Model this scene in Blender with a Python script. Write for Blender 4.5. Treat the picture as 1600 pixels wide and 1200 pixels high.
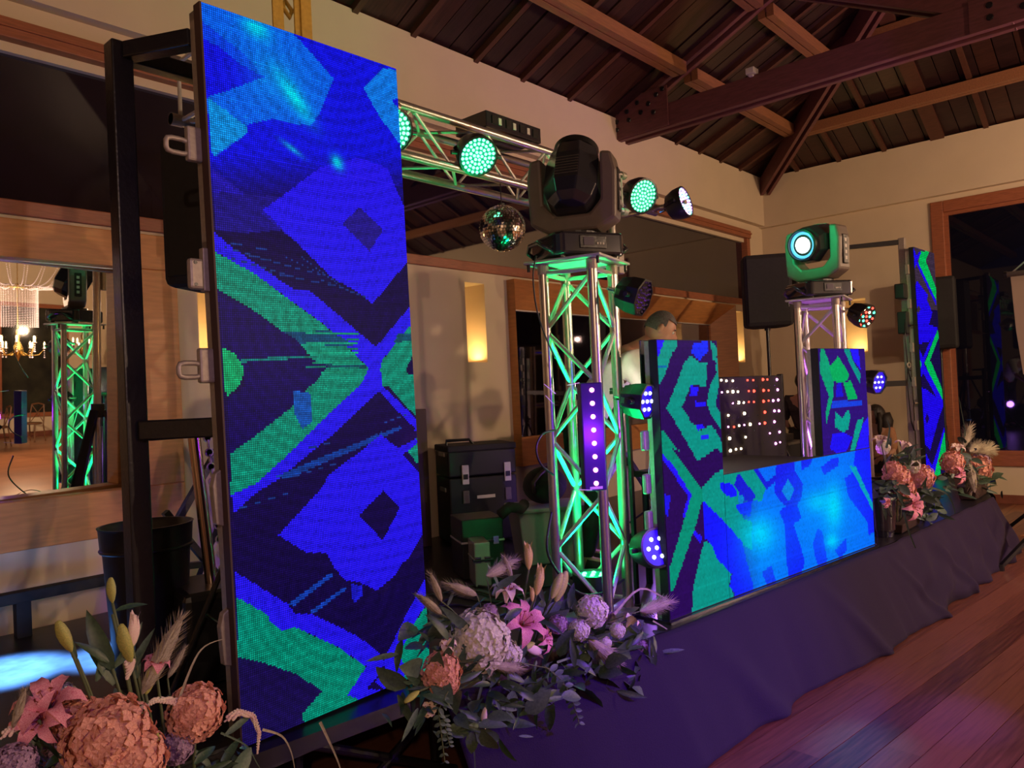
import bpy, math, random
import numpy as np
from mathutils import Vector, Matrix, Quaternion
random.seed(7)
for o in list(bpy.data.objects): bpy.data.objects.remove(o)
scene = bpy.context.scene
COL = scene.collection
PI = math.pi
def lin(c):
    c /= 255.0
    return c/12.92 if c <= .04045 else ((c+.055)/1.055)**2.4
def rgb(r, g, b): return (lin(r), lin(g), lin(b), 1.0)

# ------------------------------------------------------------------ camera
YAW, PITCH, ROLL, FPX, HC = 0.731, 0.0131, -0.0471, 1205.4, 1.668
fw = Vector((math.cos(YAW)*math.cos(PITCH), math.sin(YAW)*math.cos(PITCH), math.sin(PITCH)))
r0 = Vector((math.sin(YAW), -math.cos(YAW), 0)); u0 = r0.cross(fw)
rt = math.cos(ROLL)*r0 + math.sin(ROLL)*u0; up = -math.sin(ROLL)*r0 + math.cos(ROLL)*u0
cam_d = bpy.data.cameras.new('camera'); cam = bpy.data.objects.new('camera', cam_d); COL.objects.link(cam)
cam.matrix_world = Matrix(((rt.x, up.x, -fw.x, 0), (rt.y, up.y, -fw.y, 0), (rt.z, up.z, -fw.z, HC), (0, 0, 0, 1)))
cam_d.sensor_width = 36; cam_d.sensor_fit = 'HORIZONTAL'; cam_d.lens = FPX/1600*36
cam_d.clip_start = .05; cam_d.clip_end = 200
scene.camera = cam
def ray(u, v): return fw + rt*((u-800)/FPX) + up*((600-v)/FPX)
def onY(u, v, y): d = ray(u, v); return Vector((0, 0, HC)) + d*(y/d.y)
def onX(u, v, x): d = ray(u, v); return Vector((0, 0, HC)) + d*(x/d.x)
def onZ(u, v, z): d = ray(u, v); return Vector((0, 0, HC)) + d*((z-HC)/d.z)

# ------------------------------------------------------------------ world, exposure, lights
w = bpy.data.worlds.new('night'); scene.world = w; w.use_nodes = True
w.node_tree.nodes['Background'].inputs[0].default_value = (.010, .008, .028, 1)
w.node_tree.nodes['Background'].inputs[1].default_value = 1.0
vs = scene.view_settings; vs.view_transform = 'Standard'; vs.look = 'None'; vs.exposure = 0.1; vs.gamma = 1.0
vs.use_curve_mapping = False
def lamp(kind, loc, col, e, size=.1, aim=None, ang=60, blend=.5, shape=None, sy=None):
    l = bpy.data.lights.new('lamp_light', kind); l.color = col[:3]; l.energy = e
    if kind == 'AREA':
        l.size = size
        if sy: l.shape = 'RECTANGLE'; l.size_y = sy
    else: l.shadow_soft_size = size
    if kind == 'SPOT': l.spot_size = math.radians(ang); l.spot_blend = blend
    o = bpy.data.objects.new('lamp_light', l); COL.objects.link(o); o.location = loc
    if aim is not None: o.rotation_euler = (Vector(aim)-Vector(loc)).to_track_quat('-Z', 'Y').to_euler()
    return o
WARM = (1.0, .66, .40); PINK = (1.0, .64, .42)
# warm hall lighting from the side of the dance floor (out of frame)
lamp('POINT', (7.3, -6.6, 2.55), WARM, 420, .05)
lamp('POINT', (8.2, -1.9, 3.0), WARM, 430, .05)
lamp('POINT', (4.4, -3.6, 2.9), PINK, 270, .05)
lamp('POINT', (-1.6, -2.0, 3.0), PINK, 150, .05)
# violet and blue washes of the dance-floor fixtures, plus an added violet fill
lamp('SPOT', (3.2, -2.4, 2.4), (.16, .0, 1.0), 950, .1, aim=(3.3, 1.9, .3), ang=44, blend=1)
lamp('SPOT', (6.6, -2.6, 2.6), (.30, .02, 1.0), 170, .1, aim=(6.4, 1.4, .2), ang=60, blend=1)
lamp('SPOT', (9.5, -2.2, 2.6), (.42, .10, 1.0), 210, .1, aim=(7.6, 1.4, 4.8), ang=60, blend=1)
lamp('POINT', (4.75, 2.9, 1.0), (.42, .16, 1.0), 14, .06)  # added fill behind the booth, tints the lower wall violet; no fixture there
P_ = onZ(1345, 1165, 0); lamp('SPOT', (6.1, 1.0, 2.7), (.08, .5, 1.0), 330, .03, aim=P_, ang=9, blend=1)
P_ = onZ(1495, 1120, 0); lamp('SPOT', (6.4, 1.0, 2.9), (.20, .10, 1.0), 230, .03, aim=P_, ang=10, blend=1)
lamp('SPOT', (.6, -1.5, 2.8), (.30, .22, 1.0), 60, .1, aim=(1.2, 4.6, .9), ang=55, blend=1)

# ------------------------------------------------------------------ materials
def newmat(name):
    m = bpy.data.materials.new(name); m.use_nodes = True
    return m, m.node_tree, m.node_tree.nodes['Principled BSDF']
def mat(name, col, rough=.5, metal=0., noise=0., scale=20., bump=0., emit=None, es=0., coat=0., trans=0., stretch=None, spec=None, col2=None):
    m, t, b = newmat(name)
    b.inputs['Base Color'].default_value = col; b.inputs['Roughness'].default_value = rough
    b.inputs['Metallic'].default_value = metal
    if spec is not None: b.inputs['Specular IOR Level'].default_value = spec
    if coat: b.inputs['Coat Weight'].default_value = coat; b.inputs['Coat Roughness'].default_value = .1
    if trans: b.inputs['Transmission Weight'].default_value = trans
    if emit is not None:
        b.inputs['Emission Color'].default_value = emit; b.inputs['Emission Strength'].default_value = es
    if noise or bump:
        tc = t.nodes.new('ShaderNodeTexCoord'); mp = t.nodes.new('ShaderNodeMapping')
        if stretch: mp.inputs['Scale'].default_value = stretch
        n = t.nodes.new('ShaderNodeTexNoise'); n.inputs['Scale'].default_value = scale; n.inputs['Detail'].default_value = 5
        t.links.new(tc.outputs['Object'], mp.inputs[0]); t.links.new(mp.outputs[0], n.inputs['Vector'])
        if noise:
            r = t.nodes.new('ShaderNodeValToRGB')
            c2 = col2 or tuple(max(0, x*(1-noise)) for x in col[:3])+(1,)
            r.color_ramp.elements[0].color = c2; r.color_ramp.elements[0].position = .3
            r.color_ramp.elements[1].color = col; r.color_ramp.elements[1].position = .7
            t.links.new(n.outputs['Fac'], r.inputs[0]); t.links.new(r.outputs[0], b.inputs['Base Color'])
        if bump:
            bp = t.nodes.new('ShaderNodeBump'); bp.inputs['Strength'].default_value = bump; bp.inputs['Distance'].default_value = .01
            t.links.new(n.outputs['Fac'], bp.inputs['Height']); t.links.new(bp.outputs[0], b.inputs['Normal'])
    return m
def emat(name, col, s):
    m = bpy.data.materials.new(name); m.use_nodes = True; t = m.node_tree; t.nodes.clear()
    e = t.nodes.new('ShaderNodeEmission'); e.inputs[0].default_value = col; e.inputs[1].default_value = s
    o = t.nodes.new('ShaderNodeOutputMaterial'); t.links.new(e.outputs[0], o.inputs[0]); return m
M = dict(
 wall=mat('cream_plaster', (.61, .50, .355, 1), .85, noise=.06, scale=3, bump=.05),
 orangewood=mat('honey_wood_panel', (.60, .26, .075, 1), .45, noise=.25, scale=6, stretch=(1, 1, 8)),
 redwood=mat('red_brown_trim_wood', (.34, .11, .05, 1), .45, noise=.35, scale=10, stretch=(1, 1, 12)),
 beam=mat('dark_red_beam_wood', (.15, .050, .050, 1), .5, noise=.35, scale=8, stretch=(6, 1, 6), bump=.1),
 purlin=mat('orange_brown_purlin_wood', (.30, .125, .055, 1), .5, noise=.3, scale=8, stretch=(1, 8, 8)),
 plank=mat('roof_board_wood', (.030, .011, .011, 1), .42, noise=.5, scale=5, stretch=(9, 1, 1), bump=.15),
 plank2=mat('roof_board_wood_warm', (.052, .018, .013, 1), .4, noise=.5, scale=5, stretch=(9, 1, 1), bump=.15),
 rafter=mat('rafter_wood', (.085, .028, .016, 1), .5, noise=.35, scale=8, stretch=(9, 1, 1)),
 steel=mat('black_painted_steel', (.012, .011, .013, 1), .32, noise=.3, scale=60, bump=.12),
 blackplastic=mat('black_plastic', (.012, .012, .014, 1), .35),
 mattblack=mat('matt_black', (.012, .011, .013, 1), .75, noise=.3, scale=40, bump=.1),
 fabricblack=mat('black_cloth', (.016, .013, .016, 1), .85, noise=.3, scale=120, bump=.2),
 deck=mat('stage_deck_board', (.022, .019, .020, 1), .33, noise=.4, scale=14, bump=.1),
 curtain=mat('dark_skirt_fabric', (.015, .0035, .030, 1), .9, noise=.2, scale=200, bump=.25),
 alu=mat('brushed_aluminium', (.56, .52, .48, 1), .28, metal=.9, noise=.15, scale=40),
 aluw=mat('satin_aluminium', (.62, .60, .57, 1), .4, metal=.5, noise=.1, scale=40),
 cast=mat('cast_alloy_bracket', (.42, .36, .30, 1), .5, metal=.4, noise=.2, scale=60, bump=.1),
 chrome=mat('chrome', (.75, .72, .70, 1), .12, metal=1.),
 copper=mat('warm_chrome_tube', (.65, .48, .38, 1), .2, metal=1.),
 grey=mat('grey_housing', (.10, .085, .075, 1), .45, noise=.15, scale=30),
 tan=mat('grey_tan_housing', (.15, .115, .095, 1), .45, noise=.15, scale=20),
 darkgloss=mat('dark_glossy_plastic', (.02, .02, .028, 1), .18, coat=.5),
 label=mat('pale_printed_label', (.55, .52, .50, 1), .6),
 white=mat('white_cloth_shirt', (.75, .73, .70, 1), .8, noise=.1, scale=30, bump=.1),
 skin=mat('skin', (.48, .25, .17, 1), .5, noise=.12, scale=20),
 hair=mat('grey_hair', (.12, .11, .11, 1), .7, noise=.5, scale=90, bump=.4),
 hairblack=mat('dark_brown_hair', (.02, .012, .010, 1), .55, noise=.4, scale=80, bump=.4),
 shirt2=mat('dark_brown_shirt', (.055, .040, .040, 1), .85, noise=.3, scale=40, bump=.2),
 shirt3=mat('orange_brown_top', (.42, .20, .10, 1), .8, noise=.2, scale=30),
 baseboard=mat('red_baseboard', (.22, .07, .045, 1), .4, noise=.3, scale=10),
 yellow=mat('yellow_webbing', (.55, .36, .05, 1), .7, noise=.2, scale=60, bump=.2),
 cable=mat('cable_black', (.012, .012, .014, 1), .45),
 silver=mat('ribbed_silver_panel', (.42, .38, .38, 1), .35, metal=.6),
 greyplastic=mat('grey_tote_plastic', (.30, .29, .30, 1), .5),
 canvas=mat('projection_canvas', (.50, .40, .30, 1), .8),
 brown=mat('dark_brown_box', (.05, .022, .018, 1), .6),
 zip_=mat('pale_nylon_tie', (.6, .6, .6, 1), .4),
 terracotta=mat('brown_flower_trough', (.05, .025, .018, 1), .6, noise=.3, scale=30),
 pot=mat('black_nursery_pot', (.012, .011, .013, 1), .4, noise=.2, scale=30),
)
mM, t, b = newmat('mirror_glass'); b.inputs['Metallic'].default_value = 1; b.inputs['Roughness'].default_value = .01
b.inputs['Base Color'].default_value = (.86, .86, .84, 1); M['mirror'] = mM
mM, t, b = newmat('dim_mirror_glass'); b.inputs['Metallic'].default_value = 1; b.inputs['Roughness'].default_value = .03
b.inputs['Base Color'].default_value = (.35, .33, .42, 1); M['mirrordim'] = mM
mM, t, b = newmat('night_window_glass'); b.inputs['Roughness'].default_value = .02
b.inputs['Base Color'].default_value = (.004, .004, .012, 1); b.inputs['Specular IOR Level'].default_value = .45
b.inputs['IOR'].default_value = 1.5; M['nightglass'] = mM
mM, t, b = newmat('transom_glass'); b.inputs['Roughness'].default_value = .03
b.inputs['Base Color'].default_value = (.004, .003, .012, 1); b.inputs['Specular IOR Level'].default_value = .8
b.inputs['IOR'].default_value = 1.9; M['transomglass'] = mM
# floor boards: colour varies with each board's own object colour seed
def floorwood():
    m, t, b = newmat('dance_floor_wood')
    tc = t.nodes.new('ShaderNodeTexCoord'); oi = t.nodes.new('ShaderNodeObjectInfo'); mp = t.nodes.new('ShaderNodeMapping')
    mp.inputs['Scale'].default_value = (1.2, 22, 1)
    n = t.nodes.new('ShaderNodeTexNoise'); n.inputs['Scale'].default_value = 3; n.inputs['Detail'].default_value = 6
    add = t.nodes.new('ShaderNodeVectorMath'); add.operation = 'ADD'
    t.links.new(tc.outputs['Object'], mp.inputs[0]); t.links.new(mp.outputs[0], add.inputs[0]); t.links.new(oi.outputs['Location'], add.inputs[1])
    t.links.new(add.outputs[0], n.inputs['Vector'])
    ma = t.nodes.new('ShaderNodeMath'); ma.operation = 'MULTIPLY_ADD'; ma.inputs[1].default_value = .45
    t.links.new(oi.outputs['Random'], ma.inputs[0]); t.links.new(n.outputs['Fac'], ma.inputs[2])
    r = t.nodes.new('ShaderNodeValToRGB'); r.color_ramp.elements[0].color = (.075, .022, .016, 1); r.color_ramp.elements[0].position = .4
    r.color_ramp.elements[1].color = (.23, .082, .048, 1); r.color_ramp.elements[1].position = .95
    t.links.new(ma.outputs[0], r.inputs[0]); t.links.new(r.outputs[0], b.inputs['Base Color'])
    b.inputs['Roughness'].default_value = .30
    bp = t.nodes.new('ShaderNodeBump'); bp.inputs['Strength'].default_value = .12; bp.inputs['Distance'].default_value = .005
    t.links.new(n.outputs['Fac'], bp.inputs['Height']); t.links.new(bp.outputs[0], b.inputs['Normal'])
    return m
M['floor'] = floorwood()
def screenmat(name, strength, dots):
    m = bpy.data.materials.new(name); m.use_nodes = True; t = m.node_tree; t.nodes.clear()
    at = t.nodes.new('ShaderNodeAttribute'); at.attribute_name = 'Col'
    e = t.nodes.new('ShaderNodeEmission'); o = t.nodes.new('ShaderNodeOutputMaterial')
    g = t.nodes.new('ShaderNodeBsdfGlossy'); g.inputs['Roughness'].default_value = .35; g.inputs[0].default_value = (.004, .004, .004, 1)
    ad = t.nodes.new('ShaderNodeAddShader')
    t.links.new(at.outputs['Color'], e.inputs[0]); e.inputs[1].default_value = strength
    if dots:
        uv = t.nodes.new('ShaderNodeUVMap'); uv.uv_map = 'UVMap'
        d = t.nodes.new('ShaderNodeVectorMath'); d.operation = 'DISTANCE'; d.inputs[1].default_value = (.5, .5, 0)
        mr = t.nodes.new('ShaderNodeMapRange'); mr.inputs[1].default_value = .28; mr.inputs[2].default_value = .5
        mr.inputs[3].default_value = strength*1.25; mr.inputs[4].default_value = strength*.35
        t.links.new(uv.outputs[0], d.inputs[0]); t.links.new(d.outputs['Value'], mr.inputs[0]); t.links.new(mr.outputs[0], e.inputs[1])
    t.links.new(e.outputs[0], ad.inputs[0]); t.links.new(g.outputs[0], ad.inputs[1]); t.links.new(ad.outputs[0], o.inputs[0])
    return m
M['scr_dots'] = screenmat('led_wall_pixels', 1.0, True)
M['scr'] = screenmat('led_booth_pixels', 1.0, False)
M['e_green'] = emat('green_led_light', (.08, 1., .45, 1), 5)
M['e_greenhot'] = emat('green_white_led', (.12, 1., .45, 1), 6)
M['e_blue'] = emat('blue_white_led', (.55, .6, 1., 1), 6)
M['e_purple'] = emat('magenta_led', (1., .25, .75, 1), 7)
M['e_violet'] = emat('violet_led', (.55, .5, 1, 1), 6)
M['e_red'] = emat('red_led', (1, .05, .03, 1), 6)
M['e_warm'] = emat('warm_led', (1, .72, .42, 1), 9)
M['e_pink'] = emat('pink_led', (1, .3, .9, 1), 7)
M['e_beam'] = emat('white_beam_lens', (.75, .9, 1, 1), 9)
M['e_flame'] = emat('candle_bulb_glow', (1, .70, .32, 1), 22)
M['led_off'] = mat('unlit_led_lens', (.10, .09, .14, 1), .15, coat=1)
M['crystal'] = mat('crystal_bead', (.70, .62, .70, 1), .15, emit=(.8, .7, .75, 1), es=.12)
M['gold'] = mat('gilded_metal', (.55, .38, .12, 1), .25, metal=1)

# ------------------------------------------------------------------ mesh helpers
class MB:
    def __init__(s): s.v = []; s.f = []; s.mi = []; s.cur = 0
    def add(s, vs, fs):
        n = len(s.v); s.v += [tuple(v) for v in vs]; s.f += [tuple(i+n for i in f) for f in fs]; s.mi += [s.cur]*len(fs); return s
    def hexa(s, q):   # 8 points: bottom 4 ccw, top 4 ccw
        return s.add(q, [(3, 2, 1, 0), (4, 5, 6, 7), (0, 1, 5, 4), (1, 2, 6, 5), (2, 3, 7, 6), (3, 0, 4, 7)])
    def box(s, a, b):
        x0, y0, z0 = [min(p, q) for p, q in zip(a, b)]; x1, y1, z1 = [max(p, q) for p, q in zip(a, b)]
        return s.hexa([(x0, y0, z0), (x1, y0, z0), (x1, y1, z0), (x0, y1, z0), (x0, y0, z1), (x1, y0, z1), (x1, y1, z1), (x0, y1, z1)])
    def bar(s, p, q, w, h, upv=(0, 0, 1)):   # rectangular bar
        p, q = Vector(p), Vector(q); d = (q-p).normalized(); u = Vector(upv)
        if abs(d.dot(u)) > .95: u = Vector((1, 0, 0))
        r = d.cross(u).normalized(); u = r.cross(d).normalized()
        f = lambda c: [c-r*w/2-u*h/2, c+r*w/2-u*h/2, c+r*w/2+u*h/2, c-r*w/2+u*h/2]
        a, b_ = f(p), f(q)
        return s.hexa([a[0], a[1], b_[1], b_[0], a[3], a[2], b_[2], b_[3]])
    def tube(s, p, q, r, seg=10, r2=None):
        p, q = Vector(p), Vector(q); d = q-p
        if d.length < 1e-6: return s
        d.normalize(); u = Vector((0, 0, 1)) if abs(d.z) < .9 else Vector((1, 0, 0))
        a = d.cross(u).normalized(); c = d.cross(a); r2 = r if r2 is None else r2
        vs = []
        for pt, rr in ((p, r), (q, r2)):
            for i in range(seg):
                t_ = 2*PI*i/seg; vs.append(pt+a*rr*math.cos(t_)+c*rr*math.sin(t_))
        fs = [(i, i+seg, (i+1) % seg+seg, (i+1) % seg) for i in range(seg)]
        fs += [tuple(range(seg)), tuple(range(2*seg-1, seg-1, -1))]
        return s.add(vs, fs)
    def path(s, pts, r, seg=6, taper=1.0):
        pts = [Vector(p) for p in pts]; n = len(pts); vs = []; ref = None
        for k, p in enumerate(pts):
            d = (pts[min(k+1, n-1)]-pts[max(k-1, 0)]).normalized()
            if ref is None: ref = d.cross(Vector((0, 0, 1)) if abs(d.z) < .9 else Vector((1, 0, 0))).normalized()
            a = (ref-d*ref.dot(d)).normalized(); ref = a; c = d.cross(a)
            rr = (r[k] if isinstance(r, (list, tuple)) else r*(1+(taper-1)*k/(n-1)))
            for i in range(seg):
                t_ = 2*PI*i/seg; vs.append(p+a*rr*math.cos(t_)+c*rr*math.sin(t_))
        fs = [(k*seg+i, k*seg+(i+1) % seg, (k+1)*seg+(i+1) % seg, (k+1)*seg+i) for k in range(n-1) for i in range(seg)]
        fs += [tuple(range(seg-1, -1, -1)), tuple(range((n-1)*seg, n*seg))]
        return s.add(vs, fs)
    def lathe(s, prof, c=(0, 0, 0), ax=(0, 0, 1), seg=16, ph=0, cap=True):
        c = Vector(c); d = Vector(ax).normalized(); u = Vector((0, 0, 1)) if abs(d.z) < .9 else Vector((1, 0, 0))
        a = d.cross(u).normalized(); e = d.cross(a); vs = []
        for r, h in prof:
            for i in range(seg):
                t_ = 2*PI*i/seg+ph; vs.append(c+d*h+a*r*math.cos(t_)+e*r*math.sin(t_))
        n = len(prof)
        fs = [(k*seg+i, k*seg+(i+1) % seg, (k+1)*seg+(i+1) % seg, (k+1)*seg+i) for k in range(n-1) for i in range(seg)]
        if cap: fs += [tuple(range(seg-1, -1, -1)), tuple(range((n-1)*seg, n*seg))]
        return s.add(vs, fs)
    def prism(s, poly, h0, h1, f=lambda x, y, h: (x, y, h)):
        n = len(poly); vs = [f(x, y, h0) for x, y in poly]+[f(x, y, h1) for x, y in poly]
        return s.add(vs, [tuple(range(n-1, -1, -1)), tuple(range(n, 2*n))]+[(i, (i+1) % n, (i+1) % n+n, i+n) for i in range(n)])
    def sphere(s, c, r, seg=12, rings=8):
        rx, ry, rz = (r, r, r) if not isinstance(r, (tuple, list)) else r
        vs = []; fs = []
        for j in range(rings+1):
            th = PI*j/rings
            for i in range(seg):
                ph = 2*PI*i/seg; vs.append((c[0]+rx*math.sin(th)*math.cos(ph), c[1]+ry*math.sin(th)*math.sin(ph), c[2]+rz*math.cos(th)))
        for j in range(rings):
            for i in range(seg): fs.append((j*seg+i, (j+1)*seg+i, (j+1)*seg+(i+1) % seg, j*seg+(i+1) % seg))
        return s.add(vs, fs)
    def mesh(s, name, mats, smooth=False):
        me = bpy.data.meshes.new(name); me.from_pydata(s.v, [], s.f)
        for m in (mats if isinstance(mats, (list, tuple)) else [mats]): me.materials.append(M[m] if isinstance(m, str) else m)
        me.polygons.foreach_set('material_index', s.mi)
        if smooth: me.polygons.foreach_set('use_smooth', [True]*len(s.f))
        me.validate(); me.update(); return me
    def build(s, name, mats, parent=None, smooth=False, bevel=0, loc=None, rot=None, auto=False):
        me = s.mesh(name, mats, smooth)
        o = link(name, me, parent, loc, rot)
        if bevel:
            m = o.modifiers.new('bevel', 'BEVEL'); m.width = bevel; m.segments = 2; m.limit_method = 'ANGLE'
        if auto: smooth_by_angle(me)
        return o
def smooth_by_angle(me, a=math.radians(35)):
    me.polygons.foreach_set('use_smooth', [True]*len(me.polygons))
    try: me.set_sharp_from_angle(angle=a)
    except Exception: pass
def link(name, me, parent=None, loc=None, rot=None):
    o = bpy.data.objects.new(name, me); COL.objects.link(o)
    if parent is not None: o.parent = parent
    if loc is not None: o.location = loc
    if rot is not None:
        if isinstance(rot, Quaternion): o.rotation_mode = 'QUATERNION'; o.rotation_quaternion = rot
        else: o.rotation_euler = rot
    return o
def tag(o, label=None, cat=None, group=None, kind=None):
    if label: o['label'] = label
    if cat: o['category'] = cat
    if group: o['group'] = group
    if kind: o['kind'] = kind
    return o
def thing(name, label, cat, loc=(0, 0, 0), rz=0, group=None, rot=None):
    o = link(name, None, None, loc, rot if rot is not None else (0, 0, rz)); o.empty_display_size = .1
    return tag(o, label, cat, group)
def struct(o): o['kind'] = 'structure'; return o
def copy_tree(o, parent=None):
    c = o.copy(); COL.objects.link(c)
    if parent is not None: c.parent = parent
    for ch in list(o.children): copy_tree(ch, c)
    return c

# ================================================================== ROOM
YA, XB, HT = 4.924, 11.358, 4.74
XL, YC = -4.0, -11.0
TP = math.tan(math.radians(24))
def roof_hit(u, v, off, ax):
    d = ray(u, v); a = (d.y, YA) if ax == 'A' else (d.x, XB)
    s_ = (HT-off+TP*a[1]-HC)/(d.z+TP*a[0]); return Vector((0, 0, HC))+d*s_
# --- floor: base slab + boards laid at a slight angle
base = struct(MB().box((XL-.3, YC-.3, -.3), (XB+.4, YA+.5, -.022)).build('floor', 'floor'))
ang = -6.3*PI/180; BW = .152
brd = MB().box((0, 0, -.02), (2.4, BW-.004, 0)).mesh('floor_board', 'floor')
ca, sa = math.cos(ang), math.sin(ang)
cnt = 0
def pxl(P):
    d = Vector(P)-Vector((0, 0, HC)); z = d.dot(fw)
    return (800+FPX*d.dot(rt)/z, 600-FPX*d.dot(up)/z) if z > .3 else (9999, 9999)
rows = {}
for j in range(-30, 14):
    off = random.random()*2.4
    for i in range(-3, 6):
        s0 = i*2.4+off+.4; t0 = j*BW+2.0
        x, y = s0*ca-t0*sa, s0*sa+t0*ca
        if x+2.4 > XB-.03: continue
        vis = any(-150 < u < 1750 and v < 1350 for u, v in [pxl((x+ca*k, y+sa*k, 0)) for k in (0, .4, .8, 1.2, 1.6, 2.0, 2.4)])
        if not vis or y > 2.4: continue
        link('floor_board', brd, base, (x, y, 0), (0, 0, ang)); cnt += 1
# rest of the hall floor (seen only in mirrors): one slab, board pattern in relief is too far to tell apart
mfar, t, b = newmat('far_floor_wood')
tc = t.nodes.new('ShaderNodeTexCoord'); bk = t.nodes.new('ShaderNodeTexBrick'); bk.inputs['Scale'].default_value = 1
bk.inputs['Brick Width'].default_value = 2.4; bk.inputs['Row Height'].default_value = .15; bk.inputs['Mortar Size'].default_value = .004
bk.inputs['Color1'].default_value = (.22, .085, .04, 1); bk.inputs['Color2'].default_value = (.30, .12, .055, 1); bk.inputs['Mortar'].default_value = (.05, .02, .01, 1)
t.links.new(tc.outputs['Object'], bk.inputs['Vector']); t.links.new(bk.outputs['Color'], b.inputs['Base Color']); b.inputs['Roughness'].default_value = .28
MB().box((XL, YC, -.022), (XB, -1.42, -.001)).build('hall_floor_area', mfar, base)
MB().box((9.2, -1.42, -.022), (XB, 4.9, -.003)).build('hall_floor_area', mfar, base)
MB().box((XL, -1.42, -.022), (2.0, 1.6, -.003)).build('hall_floor_area', mfar, base)

def wall_x(name, y0, y1, x0, x1, z0, z1, holes, mt='wall'):   # wall running along X with rectangular holes
    mb = MB(); xs = sorted({x0, x1}|{h[0] for h in holes}|{h[1] for h in holes})
    for a, b_ in zip(xs, xs[1:]):
        cuts = sorted([(h[2], h[3]) for h in holes if h[0] <= a+1e-6 and h[1] >= b_-1e-6]); z = z0
        for c, d in cuts:
            if c > z+1e-6: mb.box((a, y0, z), (b_, y1, c))
            z = d
        if z < z1-1e-6: mb.box((a, y0, z), (b_, y1, z1))
    return struct(mb.build(name, mt))
# wall behind the stage ("rear")
MIR_L = (-2.2, 2.28, .93, 2.78); MIR_R = (5.48, 10.14, .98, 2.76)
N1 = (2.42, 2.70, 1.985, 2.60); N2 = (4.915, 5.168, 1.973, 2.70); N3 = (10.30, 10.56, 1.97, 2.70)
SOF = 4.02
wall_x('wall_rear', YA, YA+.32, XL, XB+.3, 0, SOF, [MIR_L, MIR_R, N1, N2, N3, (XL+.2, 10.86, 2.80, 3.90)])
struct(MB().box((XL, YA-.09, SOF), (XB+.3, YA+.32, HT)).build('wall_rear_upper', 'wall'))
struct(MB().box((XL, YA+.32, 0), (XB+.4, YA+.36, HT)).build('wall_rear_backing', 'wall'))
# right wall with big window and niche
WY0, WY1, WZ0, WZ1 = -2.6, 2.60, .47, 3.93
def wall_y(name, x0, x1, y0, y1, z0, z1, holes, mt='wall'):
    mb = MB(); ys = sorted({y0, y1}|{h[0] for h in holes}|{h[1] for h in holes})
    for a, b_ in zip(ys, ys[1:]):
        cuts = sorted([(h[2], h[3]) for h in holes if h[0] <= a+1e-6 and h[1] >= b_-1e-6]); z = z0
        for c, d in cuts:
            if c > z+1e-6: mb.box((x0, a, z), (x1, b_, c))
            z = d
        if z < z1-1e-6: mb.box((x0, a, z), (x1, b_, z1))
    return struct(mb.build(name, mt))
N4 = (3.48, 3.86, 2.02, 2.78)
wall_y('wall_right', XB, XB+.3, YC, YA+.3, 0, SOF-.02, [(WY0, WY1, WZ0, WZ1), (-9.5, -3.6, WZ0, WZ1), N4])
struct(MB().box((XB-.10, YC, SOF-.02), (XB+.3, YA, HT)).build('wall_right_upper', 'wall'))
struct(MB().box((XB+.3, YC, 0), (XB+.34, YA, HT)).build('wall_right_backing', 'wall'))
struct(MB().box((XL-.2, YC, 0), (XL, YA, HT)).build('wall_left', 'wall'))
wall_x('wall_front', YC-.2, YC, XL, XB+.3, 0, HT, [(-3, 3.4, .5, 3.4), (4.0, 10.6, .5, 3.4)])
struct(MB().box((XL, YC-.3, .3), (XB, YC-.25, 3.6)).build('window_night_view', mat('dark_garden', (.030, .028, .014, 1), .9, noise=.9, scale=2.5)))
for x0, x1 in ((-3, 3.4), (4.0, 10.6)):
    wn = struct(MB().box((x0, YC-.06, .5), (x1, YC+.05, .6)).box((x0, YC-.06, 3.3), (x1, YC+.05, 3.4)).build('window_frame', 'redwood'))
    for k in range(5):
        x = x0+(x1-x0)*k/4; MB().box((x-.04, YC-.06, .6), (x+.04, YC+.05, 3.3)).build('mullion', 'redwood', wn)
# window 1 (right wall)
def frame_y(name, x, y0, y1, z0, z1, w_, dep):
    mb = MB(); mb.box((x-dep, y0, z0), (x+.08, y0+w_, z1)); mb.box((x-dep, y1-w_, z0), (x+.08, y1, z1))
    mb.box((x-dep, y0+w_, z0), (x+.08, y1-w_, z0+w_)); mb.box((x-dep, y0+w_, z1-w_), (x+.08, y1-w_, z1)); return mb
w1 = struct(frame_y('f', XB, WY0, WY1, WZ0, WZ1, .15, .03).build('window_1', 'redwood', bevel=.008))
frame_y('f', XB+.03, WY0+.15, WY1-.15, WZ0+.15, WZ1-.15, .045, .02).build('inner_bead', 'redwood', w1)
for y in (-.2,): MB().box((XB-.02, y-.05, WZ0+.15), (XB+.09, y+.05, WZ1-.15)).build('mullion', 'redwood', w1)
for y0, y1 in ((WY0+.15, -.25), (-.15, WY1-.15)):
    MB().box((XB+.05, y0, WZ0+.15), (XB+.06, y1, WZ1-.15)).build('window_pane', 'nightglass', w1)
w2 = struct(frame_y('f', XB, -9.5, -3.6, WZ0, WZ1, .15, .03).build('window_2', 'redwood'))
MB().box((XB+.05, -9.35, WZ0+.15), (XB+.06, -3.75, WZ1-.15)).build('window_pane', 'nightglass', w2)
struct(MB().box((XB-.025, YC, 0), (XB, YA, .11)).build('baseboard_right', 'baseboard'))
struct(MB().box((XL, YC, 0), (XB, YC+.02, .12)).build('baseboard_front', 'baseboard'))
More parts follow.
